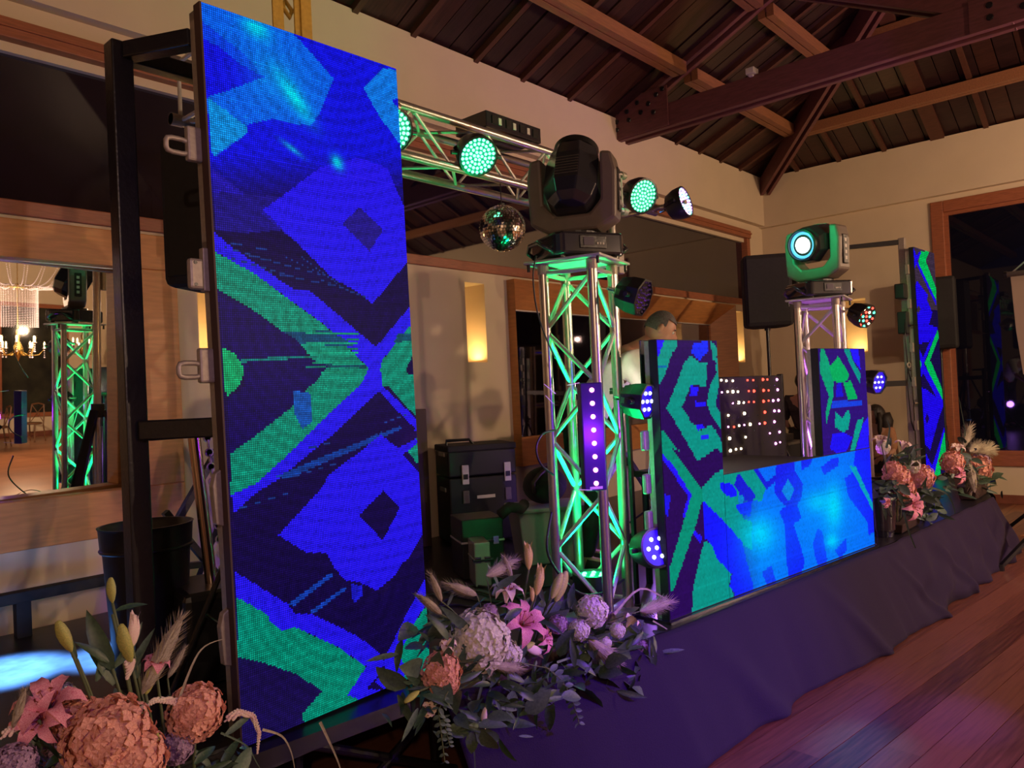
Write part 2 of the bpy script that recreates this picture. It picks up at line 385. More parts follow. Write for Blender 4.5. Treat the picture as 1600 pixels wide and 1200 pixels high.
# transom band of the rear wall
tr = struct(MB().box((XL+.2, YA-.03, 2.80), (10.86, YA+.08, 2.885)).box((XL+.2, YA-.05, 3.79), (10.86, YA+.08, 3.905))
    .box((10.76, YA-.03, 2.885), (10.86, YA+.08, 3.79)).build('window_3', 'redwood', bevel=.006))
MB().box((XL+.2, YA-.065, 3.845), (10.86, YA-.05, 3.87)).build('frame_lip', 'redwood', tr)
for x0, x1 in ((XL+.2, -.6), (-.55, 3.3), (3.35, 7.3), (7.35, 10.76)):
    MB().box((x0, YA+.06, 2.885), (x1, YA+.07, 3.79)).build('window_pane', 'transomglass', tr)
    if x1 < 10: MB().box((x1, YA+.05, 2.885), (x1+.05, YA+.07, 3.79)).build('glazing_joint', 'steel', tr)
MB().box((XL+.2, YA+.02, 3.735), (10.76, YA+.06, 3.79)).build('frame_plaster_strip', 'wall', tr)  # cream plaster strip below the upper frame board
# niches (glow from a lamp lying at the bottom)
for x0, x1, z0, z1 in (N1, N2, N3):
    lamp('AREA', ((x0+x1)/2, YA+.12, z0+.02), (1, .62, .22), 2.6, x1-x0-.06, aim=((x0+x1)/2, YA+.14, z1+1), sy=.10)
lamp('AREA', (XB+.12, (N4[0]+N4[1])/2, N4[2]+.02), (1, .62, .22), 3.0, .1, aim=(XB+.14, (N4[0]+N4[1])/2, 5), sy=.3)
# mirrors with splayed wooden frames
def framed_mirror(name, label, x0, x1, z0, z1, ft, fb, fs, rec, proud, glassmat, yaw, tilt, end_l=True):
    cx, cz = (x0+x1)/2, (z0+z1)/2
    t_ = thing(name, label, 'mirror', (cx, YA, z0))
    xi0, xi1, zi0, zi1 = x0+fs-cx, x1-fs-cx, fb, z1-ft-z0
    X0, X1, Z1 = x0-cx, x1-cx, z1-z0
    def side(name_, a, b_, c, d):   # outer edge a-b, inner edge d-c : front slopes back to the glass
        q = [(a[0], -proud, a[1]), (b_[0], -proud, b_[1]), (c[0], rec, c[1]), (d[0], rec, d[1])]
        bk_ = [(a[0], .28, a[1]), (b_[0], .28, b_[1]), (c[0], .28, c[1]), (d[0], .28, d[1])]
        MB().add(q+bk_, [(0, 1, 2, 3), (7, 6, 5, 4), (0, 4, 5, 1), (1, 5, 6, 2), (2, 6, 7, 3), (3, 7, 4, 0)]).build(name_, 'orangewood', t_)
    side('frame_board', (X0, Z1), (X1, Z1), (xi1, zi1), (xi0, zi1))
    side('frame_board', (X1, 0), (X0, 0), (xi0, zi0), (xi1, zi0))
    side('frame_board', (X1, Z1), (X1, 0), (xi1, zi0), (xi1, zi1))
    side('frame_board', (X0, 0), (X0, Z1), (xi0, zi1), (xi0, zi0))
    g = MB(); hw, hh = (xi1-xi0)/2+.03, (zi1-zi0)/2+.03
    g.box((-hw, 0, -hh), (hw, .006, hh))
    g.build('mirror_glass', glassmat, t_, loc=((xi0+xi1)/2, rec+.035, (zi0+zi1)/2), rot=(tilt, 0, yaw))
    MB().box((xi0, rec-.004, zi1-.012), (xi1, rec+.01, zi1)).build('glass_edge', 'aluw', t_)
    return t_
# left mirror: the glass turned slightly towards the stage
t_m = thing('wall_mirror', 'wide mirror in a flat honey-coloured wood frame, left of the tall screen', 'mirror', (1.0, YA, .93))
fl = lambda *a: MB().box(*a).build('frame_board', 'orangewood', t_m, bevel=.006)
fl((-3.2, -.02, 1.63), (1.28, .10, 1.85)); fl((-3.2, -.02, 0), (1.28, .10, .275)); fl((1.0, -.02, .275), (1.28, .10, 1.63)); fl((-3.2, -.02, .275), (-2.9, .10, 1.63))
GY, GT = math.radians(5.5), math.radians(2.0)
MB().box((0, 0, -.72), (.90, .006, .74)).build('mirror_glass', 'mirror', t_m, loc=(.13, .085, .95), rot=(GT, 0, GY))
MB().box((-1.55, 0, -.72), (1.49, .006, .74)).build('mirror_glass', 'mirror', t_m, loc=(-1.36, .14, .95), rot=(GT, 0, GY*.1))
MB().box((-.01, -.004, 1.655-.03), (1.0, .02, 1.655)).build('glass_edge', 'aluw', t_m, loc=(0, .06, 0))
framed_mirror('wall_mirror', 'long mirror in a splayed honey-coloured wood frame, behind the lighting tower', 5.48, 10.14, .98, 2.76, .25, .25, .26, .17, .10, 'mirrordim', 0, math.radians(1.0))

# ================================================================== ROOF
RW = lambda y: HT+TP*(YA-y)
RB = lambda x: HT+TP*(XB-x)
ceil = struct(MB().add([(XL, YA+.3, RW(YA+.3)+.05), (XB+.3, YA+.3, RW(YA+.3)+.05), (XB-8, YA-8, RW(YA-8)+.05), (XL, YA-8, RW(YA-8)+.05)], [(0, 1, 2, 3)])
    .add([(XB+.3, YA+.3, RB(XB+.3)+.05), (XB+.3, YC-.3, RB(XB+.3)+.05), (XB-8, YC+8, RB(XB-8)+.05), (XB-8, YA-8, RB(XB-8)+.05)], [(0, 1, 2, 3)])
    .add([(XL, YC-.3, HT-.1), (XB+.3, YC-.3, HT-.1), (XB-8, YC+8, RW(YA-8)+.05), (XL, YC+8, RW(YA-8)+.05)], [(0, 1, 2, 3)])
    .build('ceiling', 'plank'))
PW = .2
k = 0
x = -1.2
while x < XB-.25:
    run = min(4.2, XB-x-.02)
    if run > .15:
        dz = random.choice((0, 0, .006, .014)); y1 = YA-run
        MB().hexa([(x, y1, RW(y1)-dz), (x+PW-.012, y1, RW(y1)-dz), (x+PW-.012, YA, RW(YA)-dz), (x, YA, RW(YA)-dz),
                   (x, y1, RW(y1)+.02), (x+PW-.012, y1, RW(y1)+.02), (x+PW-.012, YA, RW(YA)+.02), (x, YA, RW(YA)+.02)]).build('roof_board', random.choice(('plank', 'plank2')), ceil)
    x += PW
y = -3.4
while y < YA-.25:
    run = min(4.2, YA-y-.02)
    dz = random.choice((0, 0, .006, .014)); x1 = XB-run
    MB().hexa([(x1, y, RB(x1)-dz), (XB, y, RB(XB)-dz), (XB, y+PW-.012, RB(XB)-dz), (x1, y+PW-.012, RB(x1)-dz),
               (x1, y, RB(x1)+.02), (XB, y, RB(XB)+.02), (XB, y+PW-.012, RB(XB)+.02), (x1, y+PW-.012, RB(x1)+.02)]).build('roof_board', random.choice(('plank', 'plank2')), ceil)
    y += PW
for x in (-.3, .9, 2.1, 3.0, 3.75, 4.35, 5.1, 5.75, 6.5, 8.2, 8.7, 9.3, 9.9, 10.5):
    run = min(4.2, XB-x-.05); y1 = YA-run
    MB().bar((x, YA, RW(YA)-.035), (x, y1, RW(y1)-.035), .055, .06).build('rafter', 'rafter', ceil)
for y in (-2.6, -1.9, -1.3, -.5, .15, .75, 1.25, 1.9, 2.45, 3.1, 3.7, 4.3):
    run = min(4.2, YA-y-.05); x1 = XB-run; wd = .16 if y in (.15, 2.45) else .055
    MB().bar((XB, y, RB(XB)-.035), (x1, y, RB(x1)-.035), wd, .05).build('rafter', 'rafter', ceil)
def purlin(p, q):
    p, q = Vector(p), Vector(q); d = (q-p).normalized(); s_ = Vector((-d.y, d.x, 0))*.045
    a = MB().bar(p-s_, q-s_, .075, .12).build('purlin', 'purlin', ceil)
    MB().bar(p+s_, q+s_, .075, .12).build('purlin', 'purlin', ceil)
    MB().bar(p+Vector((0, 0, .03)), q+Vector((0, 0, .03)), .02, .06).build('purlin_gap_filler', 'beam', ceil)
zP = lambda y: RW(y)-.11
PY1 = roof_hit(1055, 112, .16, 'A').y; PY2 = roof_hit(1230, 52, .16, 'A').y
PX1 = roof_hit(1430, 165, .16, 'B').x
purlin((XL, PY1, zP(PY1)), (7.38, PY1, zP(PY1))); purlin((7.62, PY1, zP(PY1)), (XB-(YA-PY1)-.1, PY1, zP(PY1)))
purlin((XL, PY2, zP(PY2)), (7.38, PY2, zP(PY2))); purlin((7.62, PY2, zP(PY2)), (XB-(YA-PY2)-.1, PY2, zP(PY2)))
purlin((PX1, YA-(XB-PX1)-.1, RB(PX1)-.11), (PX1, -4, RB(PX1)-.11)); purlin((PX1-1.1, YA-(XB-PX1)-1.2, RB(PX1-1.1)-.11), (PX1-1.1, -4, RB(PX1-1.1)-.11))
# hip rafter: two boards with a slot
hp = []
for s_ in (-1, 1):
    o_ = Vector((.035*s_, -.035*s_, 0))
    MB().bar(Vector((XB-.12, YA-.12, HT-.16))+o_, Vector((XB-5.2, YA-5.2, HT+TP*5.2-.13))+o_, .045, .24).build('hip_rafter', 'beam', ceil)
MB().bar(Vector((XB-.12, YA-.12, HT-.11)), Vector((XB-5.2, YA-5.2, HT+TP*5.2-.08)), .03, .2).build('hip_slot_board', 'redwood', ceil)
# trusses
def truss(X0, label):
    t_ = thing('roof_truss', label, 'truss', (X0, YA, 4.47)); t_['kind'] = 'structure'
    sgn = -1
    for s_ in (-1, 1):
        MB().bar((.075*s_, .05, .135), (.075*s_, -11, .135), .07, .25).build('tie_beam', 'beam', t_, bevel=.006)
        MB().bar((.075*s_, -.02, .33), (.075*s_, -5.6, .31+5.6*TP), .06, .24).build('principal_rafter', 'beam', t_, bevel=.006)
        MB().bar((.075*s_, -3.95, .10), (.075*s_, -2.1, 1.06), .06, .22).build('strut', 'beam', t_, bevel=.006)
    MB().bar((0, 0, .08), (0, -11, .08), .08, .08).build('beam_core', 'beam', t_)
    MB().box((-.135, -.75, .02), (-.112, .02, .45)).build('gusset_plate', 'beam', t_)
    MB().box((-.135, -4.95, -.0), (-.112, -3.6, .27)).build('gusset_plate', 'beam', t_)
    bolt = MB().lathe([(0.0, .012), (.024, .012), (.028, .004), (.028, 0)][::-1], ax=(-1, 0, 0), seg=8).mesh('bolt', 'steel')
    for y, z in ((-.10, .13), (-.10, .22), (-.26, .20), (-.24, .30), (-.42, .24), (-.38, .36), (-.52, .31), (-.62, .38), (-.70, .42), (-.58, .20), (-.12, .33)):
        link('bolt', bolt, t_, (-.136, y, z))
    for y, z in ((-3.75, .09), (-3.75, .19), (-3.98, .10), (-3.98, .20), (-4.30, .11), (-4.30, .21), (-4.62, .1), (-4.62, .2)):
        link('bolt', bolt, t_, (-.136, y, z))
    return t_
truss(7.5, 'dark red timber roof truss with bolted plates resting on the cream wall')
lamp_m = tag(MB().box((7.34, 3.18, 4.735), (7.46, 3.27, 4.80)).box((7.36, 3.20, 4.715), (7.44, 3.25, 4.735)).build('motion_sensor', 'label', bevel=.01), 'small white box clipped on top of the roof tie beam', 'sensor')

# ================================================================== STAGE
SZ = .5
outline = [(-3.6, 2.52), (1.0, 2.46), (1.95, 2.36), (2.35, 2.14), (3.2, 1.965), (5.7, 1.69), (8.3, 1.52), (9.95, 1.97), (9.95, 4.86), (-3.6, 4.86)]
st = thing('stage_platform', 'low black stage platform along the wall under the lighting rig', 'stage', (4, 3, 0))
LP = lambda pts: [(x-4, y-3) for x, y in pts]
MB().prism(LP(outline), .44, SZ).build('deck', 'deck', st)
for x in (-3.4, -1.5, .55, 1.6, 2.3, 3.6, 5.2, 6.8, 8.2, 9.7):
    for y in (2.62, 4.6):
        MB().tube((x-4, y-3, 0), (x-4, y-3, .44), .024).build('leg', 'steel', st)
for x0, x1, y in ((.55, 1.6, 2.60), (1.6, 2.3, 2.50), (-1.5, .55, 2.62)):
    MB().tube((x0-4, y-3, .05), (x1-4, y-3, .41), .018).build('diagonal_brace', 'steel', st)
    MB().tube((x0-4, y-3, .41), (x1-4, y-3, .05), .018).build('diagonal_brace', 'steel', st)
MB().box((-3.6-4, 2.56-3, .36), (2.3-4, 2.60-3, .44)).build('edge_rail', 'steel', st)
# skirt fabric hanging from the stage edge to the floor
def edge_y(x):
    for (x0, y0), (x1, y1) in zip(outline, outline[1:]):
        if x0 <= x <= x1: return y0+(y1-y0)*(x-x0)/(x1-x0)
    return outline[6][1]
def base_y(x):
    pts = [(2.0, 2.1), (2.5, 1.86), (3.02, 1.70), (4.04, 1.67), (4.6, 1.56), (5.44, 1.47), (7.45, 1.36), (8.35, 1.34)]
    for (x0, y0), (x1, y1) in zip(pts, pts[1:]):
        if x0 <= x <= x1: return y0+(y1-y0)*(x-x0)/(x1-x0)
    return pts[-1][1]
NU, NV = 300, 26
vs_, fs_ = [], []
for i in range(NU+1):
    x = 2.05+6.25*i/NU
    for j in range(NV+1):
        t_ = j/NV; y0 = edge_y(x)-.012; y1 = base_y(x)-.02
        y = y0+(y1-y0)*(t_**.8); z = SZ+.004-(SZ-.004)*t_
        amp = .004+.022*t_
        if x > 5.5:
            c = math.hypot((x-5.75)*.8, (SZ-z)*1.3); y -= (.020*math.sin(c*21+1)+.015*math.sin(x*9+z*14))*min(1, (x-5.5)*3)*(.25+t_*.9)
            z += .05*t_*math.sin(x*2.2)**2*(t_ < .99)
        y += amp*(math.sin(x*6.1)*.8+.5*math.sin(x*14+t_*2)+.25*math.sin(x*31))*(.22 if x < 5.3 else .35)
        for fx, fw_ in ((3.55, .10), (5.72, .05), (4.75, .07), (6.5, .06)):
            g_ = math.exp(-((x-fx-(t_-.5)*.35)/fw_)**2); y -= .05*g_*t_
        vs_.append((x, y, max(z, .003)))
for i in range(NU):
    for j in range(NV):
        a = i*(NV+1)+j; fs_.append((a, a+1, a+NV+2, a+NV+1))
sk = MB().add(vs_, fs_).build('stage_skirt', 'curtain', smooth=True)
sm = sk.modifiers.new('cloth', 'SOLIDIFY'); sm.thickness = .003
tag(sk, 'dark skirt cloth draped in folds from the stage edge to the wooden floor', 'curtain')
rs = MB().add([(8.3+.0*i, 1.48+.46*i/8, SZ+.004) for i in range(0)], [])
vs_, fs_ = [], []
for i in range(41):
    f_ = i/40; x = 8.3+1.66*f_; y = 1.49+.47*f_
    for j in range(7):
        t_ = j/6; o_ = .02*math.sin(f_*30)*t_+.03*t_; vs_.append((x+o_*.3, y-o_, SZ+.004-(SZ-.004)*t_))
for i in range(40):
    for j in range(6): a = i*7+j; fs_.append((a, a+1, a+8, a+7))
tag(MB().add(vs_, fs_).build('stage_skirt', 'curtain', smooth=True), 'dark skirt cloth on the far angled end of the stage', 'curtain')

# ================================================================== LED SCREENS
NAVY = (23, 9, 84); DARK = (21, 9, 68); BLUE = (38, 22, 250); DBLUE = (18, 16, 225); AZ = (12, 96, 240); TEAL = (8, 140, 128); GRN = (6, 136, 112); CYAN = (0, 235, 235)
def Zm(ox, oy, sc, pts): return [(ox+x/sc, oy+y/sc) for x, y in pts]
def led_colors(org, ux, uz, W, H, nx, nz, base_c, layers, blobs=(), noise=.06, seed=1, moire=False):
    rng = np.random.default_rng(seed)
    i, j = np.meshgrid(np.arange(nx), np.arange(nz)); a = (i+.5)/nx*W; c = (j+.5)/nz*H
    P = np.array(org)[None, None, :]+a[..., None]*np.array(ux)+c[..., None]*np.array(uz)-np.array((0, 0, HC))
    d = P@np.array(fw); u = 800+FPX*(P@np.array(rt))/d; v = 600-FPX*(P@np.array(up))/d
    out = np.zeros((nz, nx, 3)); out[:] = base_c(u, v) if callable(base_c) else base_c
    for col, poly in layers:
        ins = np.zeros(u.shape, bool); n = len(poly)
        for k in range(n):
            x1, y1 = poly[k]; x2, y2 = poly[(k+1) % n]
            if y1 == y2: continue
            cond = (y1 > v) != (y2 > v); ins ^= cond & (u < (x2-x1)*(v-y1)/(y2-y1)+x1)
        out[ins] = col
    for col, x, y, sx, sy, an, st_ in blobs:
        ca_, sa_ = math.cos(math.radians(an)), math.sin(math.radians(an))
        dx, dy = u-x, v-y; p_ = dx*ca_+dy*sa_; q_ = -dx*sa_+dy*ca_
        g_ = (np.exp(-(p_/sx)**2-(q_/sy)**2)*st_)[..., None].clip(0, 1); out = out*(1-g_)+np.array(col)*g_
    if moire:
        rr_ = np.hypot(u-540, (v-(480 if True else 0)) % 430-10); out *= (1+.07*np.sin(rr_/3.1)+.03*np.sin((u*1.0+v*.35)/2.2))[..., None]
    st_n = rng.normal(0, noise, (nz, 1, 1))*.6+rng.normal(0, noise, (nz, nx, 1))
    out = (out*(1+st_n)).clip(0, 255)/255.
    return np.where(out <= .04045, out/12.92, ((out+.055)/1.055)**2.4)
def led_face(name, parent, porg, org, ux, uz, W, H, nx, nz, cols, material, off=.0):
    # cells, in the parent's space (porg = parent's location)
    o = np.array(org)-np.array(porg); ux, uz = np.array(ux), np.array(uz)
    X = np.linspace(0, W, nx+1); Z = np.linspace(0, H, nz+1)
    V = (o[None, None, :]+X[None, :, None]*ux+Z[:, None, None]*uz).reshape(-1, 3)
    i, j = np.meshgrid(np.arange(nx), np.arange(nz)); a = (j*(nx+1)+i).ravel()
    F = np.stack([a, a+1, a+nx+2, a+nx+1], 1)
    me = bpy.data.meshes.new(name); me.vertices.add(len(V)); me.vertices.foreach_set('co', V.ravel())
    me.loops.add(len(F)*4); me.loops.foreach_set('vertex_index', F.ravel()); me.polygons.add(len(F))
    me.polygons.foreach_set('loop_start', np.arange(len(F))*4); me.update(calc_edges=True)
    at = me.attributes.new('Col', 'FLOAT_COLOR', 'FACE')
    c = np.ones((len(F), 4)); c[:, :3] = cols.reshape(-1, 3); at.data.foreach_set('color', c.ravel())
    uv = me.uv_layers.new(name='UVMap'); uv.data.foreach_set('uv', np.tile(np.array([0, 0, 1, 0, 1, 1, 0, 1.]), len(F)))
    me.materials.append(M[material]); me.validate(); return link(name, me, parent)

# ---- tall left screen
z5 = lambda *p: Zm(300, 0, 4, p); z6 = lambda *p: Zm(300, 300, 4, p); z7 = lambda *p: Zm(300, 600, 4, p); z8 = lambda *p: Zm(300, 880, 3.72, p)
def base1(u, v):
    t_ = ((v-240)/90).clip(0, 1)[..., None]; s_ = ((v-900)/300).clip(0, 1)[..., None]
    return np.array((20, 20, 228))*(1-t_)+np.array((24, 11, 66))*t_+np.array((2, 4, 14))*s_
L1 = [
 (AZ, z5((30, 0), (600, 180), (660, 235), (885, 490), (840, 600), (790, 720), (740, 790), (500, 745), (340, 780), (350, 830), (130, 990), (90, 610), (240, 560), (450, 480), (330, 340), (200, 240), (50, 130))),
 ((14, 64, 235), z5((60, 130), (200, 240), (330, 340), (450, 480), (300, 400), (150, 280), (60, 240))),
 ((14, 140, 225), z5((95, 610), (200, 680), (340, 790), (350, 830), (240, 900), (130, 985))),
 ((16, 120, 235), z5((1190, 425), (1300, 440), (1300, 610), (1250, 625), (1330, 740), (1330, 940), (1180, 740), (1070, 550))),
 ((34, 22, 170), [(330, 262), (412, 325), (470, 372), (440, 380), (335, 340)]),
 (DARK, z6((150, 120), (250, 190), (430, 140), (560, 240), (1130, 700), (1350, 440), (1420, 430), (1420, 700), (1370, 710), (1150, 970), (740, 625), (620, 600), (250, 345), (150, 250))),
 ((30, 20, 130), z6((130, 0), (560, 30), (430, 130), (560, 240), (300, 260), (150, 240))),
 (BLUE, [(411, 328), (500, 262), (560, 246), (605, 262), (632, 325), (640, 405), (582, 475), (562, 458), (520, 435)]),
 ((36, 24, 140), z6((1045, 95), (1195, 235), (1110, 368), (940, 200))),
 (BLUE, z6((130, 240), (250, 345), (620, 600), (740, 620), (1150, 968), (1370, 705), (1410, 700), (1400, 790), (1190, 1050), (1180, 1210), (1100, 1210), (1095, 1090), (830, 830), (620, 680), (390, 510), (140, 370))),
 (GRN, z6((140, 372), (390, 510), (620, 682), (830, 832), (1095, 1092), (1110, 1150), (1040, 1230), (740, 1230), (850, 1080), (760, 1050), (640, 910), (560, 870), (400, 750), (160, 605))),
 ((12, 70, 110), z6((570, 870), (860, 870), (1000, 945), (1010, 965), (680, 950))),
 ((8, 70, 90), z6((760, 1075), (1090, 1085), (1090, 1100), (800, 1100))),
 (GRN, z6((1400, 790), (1190, 1052), (1175, 1110), (1190, 1210), (1440, 1260), (1400, 1210), (1335, 1110), (1395, 990), (1400, 890))),
 ((10, 80, 105), z6((1290, 880), (1420, 885), (1420, 925), (1260, 940))),
 (DARK, z6((1420, 985), (1390, 1000), (1335, 1110), (1400, 1210), (1440, 1220))),
 (NAVY, z6((160, 610), (400, 752), (560, 872), (640, 912), (740, 1045), (850, 1085), (760, 1200), (320, 1210), (330, 1110), (270, 1010), (190, 980))),
 ((8, 120, 120), z6((300, 1045), (720, 1020), (760, 1035), (310, 1065))),
 ((5, 160, 100), z6((190, 975), (270, 1010), (330, 1110), (300, 1200), (220, 1285), (195, 1200))),
 (NAVY, z7((330, 0), (740, 0), (610, 155), (400, 320), (240, 442), (215, 90), (300, 40))),
 (GRN, z7((740, 10), (850, -60), (1110, -80), (1090, 0), (900, 145), (580, 462), (400, 622), (245, 694), (235, 440), (400, 320), (605, 160))),
 ((16, 80, 170), z7((630, 40), (740, 60), (750, 240), (690, 280), (640, 180))),
 (BLUE, z7((1095, -80), (1185, -80), (1190, 10), (1430, 245), (1440, 300), (1390, 290), (1170, 45), (900, 300), (640, 512), (560, 582), (400, 682), (262, 810), (245, 694), (400, 622), (580, 460), (900, 143), (1060, 0))),
 (GRN, z7((1200, -60), (1440, -60), (1430, 235), (1230, 20))),
 (DARK, z7((1165, 48), (1395, 280), (1270, 395), (1190, 320), (1040, 430), (860, 560), (800, 660), (540, 945), (880, 1140), (800, 1210), (260, 1210), (262, 812), (400, 684), (560, 584), (640, 514), (900, 302))),
 ((16, 60, 150), z7((520, 580), (800, 460), (1300, 262), (1310, 280), (1000, 420), (600, 590))),
 (DARK, z7((1310, 430), (1420, 370), (1460, 560), (1440, 575))),
 (GRN, z7((1360, 380), (1460, 290), (1460, 500), (1400, 490), (1350, 420))),
 (BLUE, z7((1180, 318), (1290, 400), (1400, 340), (1410, 370), (1320, 440), (1440, 578), (1475, 640), (1475, 890), (1300, 1170), (1120, 1320), (1060, 1240), (830, 1210), (870, 1150), (538, 945), (800, 662), (860, 562), (1040, 430))),
 (DARK, z7((1195, 668), (1300, 772), (1190, 980), (1150, 930), (1040, 825))),
 (DARK, z8((1375, -60), (1380, 40), (1220, 350), (1110, 570), (1090, 522), (960, 422), (700, 296), (600, 292), (555, 240), (260, 55), (250, -60), (780, -60), (830, 30), (900, 110), (1020, 130), (1115, 190), (1230, -10))),
 ((20, 60, 170), z8((560, 235), (800, 60), (830, 66), (590, 250))), ((20, 60, 170), z8((680, 285), (880, 140), (900, 150), (710, 292))),
 ((28, 26, 200), z8((920, 120), (990, 130), (990, 190), (945, 235), (930, 200))),
 (BLUE, z8((252, 50), (560, 240), (600, 292), (700, 296), (960, 422), (1090, 522), (1112, 570), (1220, 350), (1378, 38), (1390, 190), (1290, 350), (1200, 540), (1245, 602), (1222, 710), (1130, 752), (1005, 808), (920, 790), (905, 760), (1012, 600), (840, 482), (600, 372), (520, 390), (450, 342), (440, 302), (256, 195))),
 (DARK, z8((1115, 595), (1125, 625), (1060, 690), (1120, 740), (1010, 730), (1080, 660))),
 (GRN, z8((256, 195), (440, 300), (455, 345), (522, 392), (602, 374), (840, 484), (1012, 602), (905, 765), (1005, 812), (750, 925), (650, 920), (638, 880), (757, 742), (600, 642), (400, 572), (268, 545))),
 (GRN, z8((1400, 190), (1410, 380), (1350, 472), (1400, 520), (1380, 660), (1222, 715), (1247, 602), (1202, 540), (1290, 352))),
 (DARK, z8((1410, 385), (1352, 472), (1410, 515))),
]
for k_, (xa, ya, xb, yb) in enumerate(((345, 376, 430, 392), (350, 385, 470, 420), (380, 396, 500, 428), (360, 402, 480, 438), (420, 425, 520, 445), (440, 398, 530, 440), (470, 400, 540, 452), (500, 436, 575, 465),
  (470, 735, 560, 700), (500, 722, 600, 672), (360, 798, 450, 770), (455, 745, 530, 722), (480, 700, 520, 690), (600, 660, 640, 645))):
    L1.append(((24, 50, 130), [(xa, ya), (xb, yb), (xb, yb+1.6), (xa, ya+1.6)]))
for k_ in range(9):
    yy_ = 520+k_*7.5; L1.append(((6, 112, 100) if k_ % 2 else (10, 150, 118), [(478, yy_), (560, yy_+1), (560, yy_+3), (478, yy_+2)]))
BL1 = [(CYAN, 457, 148, 46, 11, 55, 1.0), (CYAN, 400, 45, 24, 13, 35, .8), ((20, 200, 240), 456, 232, 20, 4, 38, .8), (CYAN, 527, 254, 13, 8, 60, .9),
       ((16, 150, 235), 430, 120, 60, 40, 50, .5), ((0, 170, 170), 330, 1010, 60, 30, -30, .3)]
LX0, LX1, LY, LZ0, LZ1 = 1.318, 2.176, 2.495, .505, 3.058
LEAN = .0145
def tall_screen(label, x0, y0, x1, y1, z0, z1, layers, blobs, nx, nz, basec, lean=0, brackets=True):
    t_ = thing('led_screen_panel', label, 'screen', ((x0+x1)/2, (y0+y1)/2, z0))
    loc = ((x0+x1)/2, (y0+y1)/2, z0); W = math.hypot(x1-x0, y1-y0); H = z1-z0
    ux = (math.cos(lean), 0, math.sin(lean)); uz = (-math.sin(lean), 0, math.cos(lean)); nrm = (0, -1, 0)  # towards the camera side
    org = (x0+nrm[0]*.002, y0+nrm[1]*.002, z0)
    cols = led_colors(org, ux, uz, W, H, nx, nz, basec, layers, blobs, moire=brackets is False)
    led_face('led_surface', t_, loc, org, ux, uz, W, H, nx, nz, cols, 'scr_dots')
    f = lambda a, d, z: (org[0]-loc[0]+ux[0]*a+uz[0]*z, d+.002*0, z*uz[2]+ux[2]*a)
    for k in range(3):
        a, b_ = H*k/3, H*(k+1)/3
        q = lambda d0, d1, i0, i1, za, zb: [f(i0, d0, za), f(i1, d0, za), f(i1, d1, za), f(i0, d1, za), f(i0, d0, zb), f(i1, d0, zb), f(i1, d1, zb), f(i0, d1, zb)]
        cb = MB().hexa(q(.003, .045, -.004, W+.004, a+.002, b_-.002)).build('cabinet', 'mattblack', t_)
        fr = MB()
        for i0, i1, za, zb in ((0, .03, a+.01, b_-.01), (W-.03, W, a+.01, b_-.01), (0, W, a+.01, a+.04), (0, W, b_-.04, b_-.01)): fr.hexa(q(.045, .085, i0, i1, za, zb))
        fr.build('cast_frame', 'cast', t_)
        if brackets:
            for zz in (.28, .72):
                z_ = a+(b_-a)*zz
                for e0, e1 in ((-.05, 0), (W, W+.05)):
                    MB().hexa(q(.05, .08, e0, e1, z_-.05, z_+.05)).build('side_lock', 'cast', t_)
    return t_
scr1 = tall_screen('tall narrow LED screen in the foreground showing bright blue diamonds and green chevrons', LX0, LY, LX1, LY, LZ0, LZ1, L1, BL1, 116, 340, base1, lean=LEAN, brackets=False)
# hook brackets seen along its left edge
def handle(z, kind):
    p = (LX0-.085-(LX0+LX1)/2-(z-LZ0)*LEAN, .05, z-LZ0)
    if kind == 0:   # rounded loop latch
        mb = MB(); pts = [(-.018, .0), (-.012, .014)]
        ring = []
        for k in range(17):
            a = 2*PI*k/16; ring.append((p[0]+.038*math.copysign(min(1, abs(math.cos(a))*1.25), math.cos(a)), p[1], p[2]+.024*math.copysign(min(1, abs(math.sin(a))*1.2), math.sin(a))))
        mb.path(ring, .009, 8)
        l_ = mb.build('side_latch', 'cast', scr1, smooth=True)
        MB().box((p[0]+.03, .035, p[2]-.045), (p[0]+.085, .065, p[2]+.075)).build('latch_plate', 'cast', l_, bevel=.008)
    elif kind == 1:
        l_ = MB().box((p[0]+.01, .03, p[2]-.055), (p[0]+.062, .06, p[2]+.05)).build('hinge_plate', 'cast', scr1, bevel=.01)
        MB().box((p[0]+.06, .035, p[2]-.06), (p[0]+.085, .065, p[2]+.09)).build('hinge_block', 'cast', l_, bevel=.004)
        for dz in (-.04, .035): MB().tube((p[0]+.03, .028, p[2]+dz), (p[0]+.03, .034, p[2]+dz), .006).build('screw', 'steel', l_)
    else:
        MB().prism([(0, -.09), (.03, -.10), (.03, .10), (.004, .085), (-.008, .04)], .03, .06, lambda x, y, h: (p[0]+.055+x, h, p[2]+y)).build('corner_plate', 'cast', scr1, bevel=.004)
handle(2.56, 0); handle(2.13, 1); handle(1.80, 0); handle(1.36, 2); handle(.88, 2)
MB().bar((-(LX1-LX0)/2-.003, .018, 0), (-(LX1-LX0)/2-.003-LEAN*(LZ1-LZ0), .018, LZ1-LZ0), .007, .044, (0, 1, 0)).build('edge_trim', 'brown', scr1)

